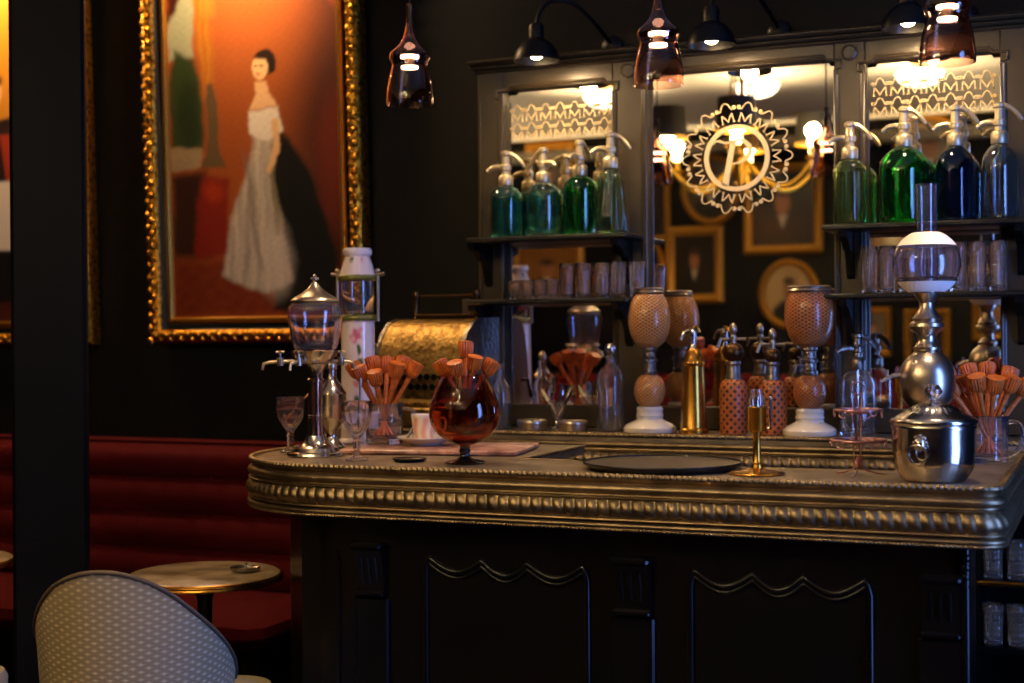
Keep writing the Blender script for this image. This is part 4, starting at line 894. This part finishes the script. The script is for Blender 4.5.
def lady(x, y):
    """x, y in a 178 x 380 frame, y up; brush wobble first"""
    px_, py_ = x, y
    x += 1.1*sin(py_*.09+sin(px_*.07)*2)+.5*sin(px_*.3+py_*.27)+.25*sin(py_*.83-px_*.3); y += 1.2*sin(px_*.10+sin(py_*.06)*2)+.5*sin(px_*.33-py_*.21)
    c = mixc(lin((150, 72, 24)), (70, 28, 14), smooth((x-95)/70)); c = mixc(c, (176, 92, 40), ell(x, y, 95, 330, 60, 90, .8))
    c = mixc(c, (58, 20, 12), poly(x, y, [(0, 380), (0, 300), (10, 290), (26, 380)], 8))
    c = mixc(c, (150, 150, 118), poly(x, y, [(0, 262), (0, 292), (18, 335), (24, 380), (30, 380), (28, 262)], 6))
    c = mixc(c, (44, 56, 24), poly(x, y, [(0, 170), (36, 170), (38, 215), (28, 262), (8, 272), (0, 250)], 9)); c = mixc(c, (26, 38, 18), ell(x, y, 22, 205, 12, 34, .4)*.7)
    c = mixc(c, (150, 124, 84), poly(x, y, [(0, 150), (34, 150), (34, 172), (0, 172)], 6)); c = mixc(c, (52, 26, 14), poly(x, y, [(0, 60), (40, 60), (40, 146), (0, 146)], 14))
    c = mixc(c, (176, 112, 22), poly(x, y, [(22, 380), (46, 380), (50, 230), (40, 215), (30, 300)], 6)*(.65+.35*sin(x*.9)))
    c = mixc(c, (196, 118, 40), poly(x, y, [(30, 380), (56, 380), (54, 300), (36, 305)], 8)*.6)
    c = mixc(c, (92, 70, 40), poly(x, y, [(34, 150), (60, 150), (54, 166), (50, 235), (42, 235), (40, 166)], 4))
    c = mixc(c, (128, 30, 12), poly(x, y, [(24, 60), (62, 60), (62, 140), (36, 142), (26, 110)], 8)); c = mixc(c, (176, 56, 22), ell(x, y, 46, 125, 10, 10, .6)*.6)
    c = mixc(c, (112, 36, 14), poly(x, y, [(0, 0), (178, 0), (178, 48), (0, 58)], 16)*(.7+.3*nz(x*.01, y*.01)))
    c = mixc(c, (176, 78, 30), poly(x, y, [(118, 380), (178, 380), (178, 300), (150, 330)], 10)*.7); c = mixc(c, (108, 36, 18), ell(x, y, 172, 150, 16, 60, .5)*.8)
    # a dark cloak, a pale gown, the head and shoulders
    c = mixc(c, (17, 15, 13), poly(x, y, [(104, 184), (118, 182), (140, 158), (160, 105), (174, 50), (174, 4), (108, 4), (112, 60)], 8))
    gown = poly(x, y, [(88, 196), (112, 196), (108, 168), (112, 120), (122, 70), (126, 34), (100, 22), (84, 26), (54, 42), (62, 90), (80, 140), (90, 168)], 7)
    c = mixc(c, tuple(int(v*(.93+.05*sin(x*.45+y*.02)+.03*sin(x*.9-y*.05))) for v in (196, 176, 146)), gown)
    c = mixc(c, (224, 206, 176), poly(x, y, [(84, 205), (118, 205), (120, 182), (104, 174), (86, 182)], 4)); c = mixc(c, (110, 98, 60), poly(x, y, [(106, 150), (112, 150), (116, 80), (110, 80)], 4)*.8)
    c = mixc(c, (222, 172, 116), poly(x, y, [(94, 232), (104, 232), (108, 220), (118, 206), (86, 206), (95, 220)], 3)); c = mixc(c, (220, 170, 112), poly(x, y, [(110, 196), (117, 194), (116, 160), (108, 140), (104, 142), (109, 165)], 3))
    c = mixc(c, (36, 20, 12), ell(x, y, 106, 251, 9.5, 12, .15)); c = mixc(c, (232, 184, 122), ell(x, y, 98, 246, 8, 12, .15)); c = mixc(c, (40, 22, 12), ell(x, y, 101, 258, 9, 5, .3))
    c = mixc(c, (206, 186, 156), ell(x, y, 110, 55, 17, 34, .5)*.6); c = mixc(c, (112, 98, 80), band(x+y*.12, 97, 103, 5)*band(y, 45, 165, 30)*.5); c = mixc(c, (108, 94, 76), band(x-y*.05, 76, 80, 4)*band(y, 45, 140, 30)*.5)
    for ex in (94, 99.5): c = mixc(c, (90, 50, 30), ell(x, y, ex, 247, 1.6, 1.1, .5))
    c = mixc(c, (196, 90, 66), ell(x, y, 96, 239.5, 2.2, 1.1, .5))
    q = .90+.20*nz(x*.02, y*.02)*nz(x*.05+3, y*.045)+.05*sin(x*2.3+y*.7)*sin(y*1.9)
    return tuple(v*q for v in c)
def gent(x, y):
    c = mixc(lin((186, 122, 34)), (120, 54, 22), smooth((190-y)/160)); c = mixc(c, (70, 26, 14), smooth((70-y)/30))
    xx = x-92
    c = mixc(c, (40, 26, 22), poly(xx, y, [(-30, 210), (24, 220), (30, 165), (26, 130), (-30, 130)], 6)); c = mixc(c, (150, 50, 30), poly(xx, y, [(2, 200), (14, 200), (20, 150), (8, 150)], 4))
    c = mixc(c, (214, 198, 184), poly(xx, y, [(-26, 150), (24, 150), (27, 90), (16, 74), (-26, 74)], 4)); c = mixc(c, (20, 16, 16), poly(xx, y, [(-24, 76), (18, 76), (16, 20), (-24, 20)], 5))
    c = mixc(c, (214, 160, 110), ell(xx, y, -6, 246, 12, 16, .2)); c = mixc(c, (50, 34, 26), ell(xx, y, -6, 258, 13, 8, .3))
    return c
def painting(name, label, cat, X, Z, W, H, fn, fw_, tilt=2.0):
    """carved outer frame, black cove, inner gilt slip, canvas; hung leaning forward a little"""
    t = thing(name, label, cat, (X, WY-.035, Z)); t.rotation_euler = (R(tilt), 0, 0)
    def frame(a, b, prof):   # rectangular moulding between inset a and b; prof (fraction, forward)
        V, F = [], []; n = len(prof)
        for sx, sz in ((0, 0), (1, 0), (1, 1), (0, 1)):
            for q, d in prof: k = a+(b-a)*q; V.append(((k if sx == 0 else W-k)-W/2, -d, (k if sz == 0 else H-k)))
        for c in range(4):
            for i in range(n-1): p, q = c*n+i, ((c+1) % 4)*n+i; F.append((p, q, q+1, p+1))
        return G().add(V, F)
    a, b, c = fw_
    obj('carved_frame', frame(0, a, [(0, -.02), (0, .02), (.1, .035), (.3, .055), (.55, .06), (.8, .05), (1, .032), (1, -.02)]), M_gilt, t, sharp=70)
    # carved running leaf relief as overlapping lobes
    g = G(); per = [(-W/2+a*.5, 0, 0, 1), (W/2-a*.5, 0, 0, 1)]
    nL = int(H/.026)
    for x in (-W/2+a*.5, W/2-a*.5):
        for i in range(nL):
            z = H*(i+.5)/nL; s = 1 if i % 2 else -1
            g.sphere((x+s*a*.16, -.052, z), .0125, 7, sz=1.25); 
            if i % 3 == 0: g.sphere((x-s*a*.2, -.046, z+.006), .008, 6)
    nW = int(W/.026)
    for z in (a*.5, H-a*.5):
        for i in range(nW):
            x = -W/2+W*(i+.5)/nW; s = 1 if i % 2 else -1
            g.sphere((x, -.052, z+s*a*.16), .0125, 7, sz=.85)
    obj('leaf_carving', g, M_gilt, t, sharp=80)
    obj('black_cove', frame(a, b, [(0, -.02), (0, .030), (.5, .016), (1, .012), (1, -.02)]), M_black, t)
    obj('gilt_slip', frame(b, c, [(0, -.02), (0, .022), (.3, .03), (.7, .028), (1, .016), (1, -.02)]), M_gilt2, t)
    w_, h_ = W-2*c, H-2*c; nx, ny = 110, int(110*h_/w_)
    nx, ny = min(nx, 120), min(ny, 230)
    g = G().grid(lambda u, v: (-w_/2+w_*u, -.012, c+h_*v), nx, ny); g.uv = [None]*len(g.f)
    obj('canvas', g, M_paint, t, pigment=lambda p: fn((p.x+w_/2)/w_*178, (p.z-c)/h_*380))
    return t
painting('portrait_painting', 'large gilt-framed portrait of a standing lady in a pale gown', 'painting', -3.200, 1.425, 1.025, 1.76, lady, (.060, .085, .113))
painting('portrait_painting', 'gilt-framed portrait of a man in white breeches, half hidden by the column', 'painting', -4.525, 1.425, 1.025, 1.76, gent, (.050, .075, .105))
for x, lab in ((-3.222, 'brass picture light above the portrait of the lady'), (-4.555, 'brass picture light above the portrait of the man')):
    t = thing('picture_light', lab, 'picture light', (x, WY, 3.235), 0, 'picture lights above the paintings')
    obj('arm', G().tube([(0, 0, 0), (0, -.12, .02), (0, -.34, -.0)], .007, 8), M_brass, t)
    obj('shade', G().tube([(-.22, -.36, 0), (.22, -.36, 0)], .024, 14), M_brass, t)
    light('AREA', 'picture_glow', (0, -.36, -.03), 14, WARM, .42, (0, .02, -.85), parent=t, sy=.03)

# ------------------------------------------------------------------ the far side of the room, seen in the mirrors
t = thing('red_bench', 'red bench along the wall opposite the bar, seen in the mirrors', 'bench', (0, 0, 0))
obj('backrest', G().box((-2.6, FY+.10, .78), (6.2, .14, .62), ch=.04), M_redplain, t); obj('seat', G().box((-2.6, FY+.33, .40), (6.2, .56, .16), ch=.04), M_redplain, t); obj('base', G().box((-2.6, FY+.30, .16), (6.1, .46, .32)), M_wood, t)
def portrait(x, z, w_, h_, oval, label, bg, fb, mt=None, sitter=True):
    """x, z the centre on the front wall; the picture faces +Y"""
    t = thing('framed_portrait', label, 'picture', (x, FY, z), PI, 'old portraits on the wall opposite the mirrors')
    def outline(k, n=64):
        if oval: return [((w_/2-k)*cos(2*PI*i/n), (h_/2-k)*sin(2*PI*i/n)) for i in range(n)]
        a, b = w_/2-k, h_/2-k; return [(-a, -b), (a, -b), (a, b), (-a, b)]
    V, F, pr = [], [], [(0, .0), (.0, .035), (fb*.4, .055), (fb*.8, .04), (fb, .02)]
    rings = [outline(k) for k, d in pr]; n = len(rings[0])
    for (k, d), rg in zip(pr, rings): V += [(p[0], -d, p[1]) for p in rg]
    for i in range(len(pr)-1):
        for j in range(n): F.append((i*n+j, i*n+(j+1) % n, (i+1)*n+(j+1) % n, (i+1)*n+j))
    obj('frame', G().add(V, F), M_gilt3, t, sharp=40)
    a, b = w_/2-fb, h_/2-fb; N = 30
    def pt(u, v):
        if not oval: return (-a+2*a*u, -.018, -b+2*b*v)
        q, r_ = 2*u-1, 2*v-1; return (a*q*math.sqrt(1-r_*r_/2), -.018, b*r_*math.sqrt(1-q*q/2))
    def pig(p):
        x, y = p.x/a, p.z/b; c = lin(bg)
        if mt: c = mixc(c, mt, smooth((math.hypot(x, y)-.62)/.1))
        if sitter:
            k = .62 if mt else 1
            x, y = x/k, y/k
            c = mixc(c, (22, 18, 18), poly(x, y, [(-.8, -1.1), (-.66, -.5), (-.25, -.22), (.25, -.22), (.66, -.5), (.8, -1.1)], .15)); c = mixc(c, (206, 190, 160), poly(x, y, [(-.15, -.18), (.15, -.18), (.02, -.55)], .08))
            c = mixc(c, (176, 116, 74), ell(x, y, 0, .16, .24, .34, .2)); c = mixc(c, (70, 50, 38), ell(x, y, 0, .46, .24, .14, .4))
        return c
    g = G().grid(pt, N, N); g.uv = [None]*len(g.f); obj('canvas', g, M_paint, t, pigment=pig)
D_, T_ = (34, 24, 18), (150, 118, 76)
for a in ((-3.52, 2.08, .54, .70, 0, 'portrait of a bald man in dark coat, reflected low in the centre mirror', D_, .085), (-2.71, 2.56, .70, .80, 0, 'largest dark portrait, reflected in the centre mirror below the emblem', (20, 17, 16), .075),
          (-2.66, 1.80, .54, .62, 1, 'oval sepia portrait, reflected in the centre mirror behind the barrel-shaped fountain', (196, 160, 100), .06), (-3.36, 2.76, .56, .64, 1, 'oval portrait reflected behind the mirror emblem', (84, 64, 46), .055),
          (-3.98, 2.62, .46, .62, 0, 'rectangular portrait reflected at the left edge of the centre mirror', D_, .05), (-4.92, 2.95, .50, .66, 0, 'square gilt portrait with oval mount, reflected in the left mirror above the siphons', (110, 92, 72), .075, (44, 40, 38)),
          (-4.96, 2.04, .74, .60, 0, 'wide brown gilt picture reflected above short glasses in the left mirror', (150, 98, 40), .08), (-4.02, 2.06, .44, .60, 1, 'oval gilt portrait reflected at the right edge of the left mirror', D_, .05),
          (-1.45, 2.98, .62, .66, 1, 'round gilt portrait reflected behind the blue siphon', (150, 124, 96), .06), (-1.48, 1.40, .38, .50, 0, 'small gilt portrait reflected behind the oil lamp body', D_, .06), (-1.93, 1.46, .30, .42, 0, 'narrow gilt portrait reflected left of the oil lamp', (110, 92, 66), .05),
          (-.96, 1.58, .30, .40, 0, 'brown gilt picture reflected at the right edge of the right mirror', (150, 104, 56), .06), (-1.80, 2.06, .50, .60, 0, 'sepia gilt picture reflected behind the tall glasses in the right mirror', (170, 130, 74), .06)):
    portrait(*a[:8], mt=a[8] if len(a) > 8 else None)
# chandelier
t = thing('chandelier', 'brass chandelier with grey drum shades, reflected in the centre mirror', 'chandelier', (-1.95, 1.60, 0))
obj('stem', G().lathe([(0, 2.26), (.02, 2.27), (.045, 2.30), (.03, 2.34), (.018, 2.38), (.03, 2.44), (.018, 2.50), (.014, 2.60), (.014, 3.24), (.06, 3.26), (.07, CZ-.001), (0, CZ-.001)], 28), M_brass, t)
g = G()
for k in range(4): a = PI/4+k*PI/2; g.tube([(.10*cos(a), .10*sin(a), 2.50), (.035*cos(a), .035*sin(a), 3.26)], .008, 8)
obj('suspension_rods', g, M_brass, t)
M_brassp = mat('chandelier_brass', (224, 170, 52), .35, .75)
for k in range(6):
    a = R(20)+k*PI/3; Rm = Matrix.Rotation(a, 4, 'Z'); x = .46
    ar = obj('arm', G().tube([Rm @ p for p in bez((.03, 0, 2.44), (.26, 0, 2.12), (x, 0, 2.40), 18)], .0125, 10), M_brassp, t)
    obj('candle_cup', G().lathe([(0, 2.395), (.03, 2.40), (.045, 2.415), (.018, 2.42), (.016, 2.47), (0, 2.47)], 20, Rm @ Matrix.Translation((x, 0, 0))), M_brassp, ar)
    obj('bulb', G().sphere((x, 0, 2.50), .030, 14, Rm, 1.2), M_bulbY, ar)
    if k in (1, 2, 4, 5): obj('shade', G().lathe([(.115, 2.545), (.100, 2.72), (.098, 2.72), (.113, 2.545)], 32, Rm @ Matrix.Translation((x, 0, 0))), M_shade, ar); obj('shade_trim', G().lathe([(.1155, 2.540), (.1165, 2.553), (.112, 2.553), (.112, 2.540)], 32, Rm @ Matrix.Translation((x, 0, 0))), M_brassp, ar)
    p = Rm @ Vector((x, 0, 2.56)); light('POINT', 'chandelier_light', p, 8, (1, .78, .42), .04, parent=t)
# ceiling lights
for x, y, lab in ((-2.34, -.42, 'round white ceiling light reflected at the top of the centre mirror'), (-3.46, -.38, 'round white ceiling light reflected at the top of the left mirror'), (-1.22, -.45, 'round white ceiling light reflected at the top of the right mirror')):
    t = thing('ceiling_light', lab, 'ceiling light', (x, y, CZ), 0, 'round ceiling lights')
    obj('ceiling_rose', G().lathe([(0, -.022), (.055, -.022), (.065, -.012), (.065, -.001), (0, -.001)], 36).tube([(0, 0, -.02), (0, 0, -.15)], .008, 8), M_brass, t)
    obj('opal_bowl', G().lathe([(0, -.172), (.06, -.168), (.112, -.150), (.145, -.122), (.160, -.085), (.162, -.080), (.157, -.080), (.141, -.120), (.109, -.146), (.058, -.163), (0, -.167)], 48), M_disk, t)
    light('POINT', 'ceiling_glow', (0, 0, -.115), 210, (1, .82, .56), .03, parent=t)
for x, lab in ((-5.35, 'added unseen brass uplighter in the far left corner opposite the bar'), (.45, 'added unseen brass uplighter by the wall at the right opposite the bar')):  # uplighters added outside the mirrors' view to brighten the reflected ceiling
    t = thing('added_uplighter', lab, 'added lamp', (x, -1.55, 0), 0, 'added uplighters opposite the bar')
    obj('base', G().lathe([(0, 0), (.15, 0), (.155, .01), (.14, .022), (.04, .035), (.018, .06), (0, .06)], 40), M_brass, t)
    obj('pole', G().lathe([(0, .05), (.014, .05), (.012, 1.0), (.014, 1.80), (0, 1.80)], 20), M_brass, t)
    obj('bowl', G().lathe([(0, 1.79), (.05, 1.80), (.12, 1.84), (.17, 1.90), (.165, 1.902), (.115, 1.848), (.05, 1.812), (0, 1.806)], 40), M_brass, t)
    light('SPOT', 'added_ceiling_fill', (0, 0, 1.86), 48 if x < 0 else 70, (1, .82, .56), .06, (0, 0, 5), 150, .6, t)
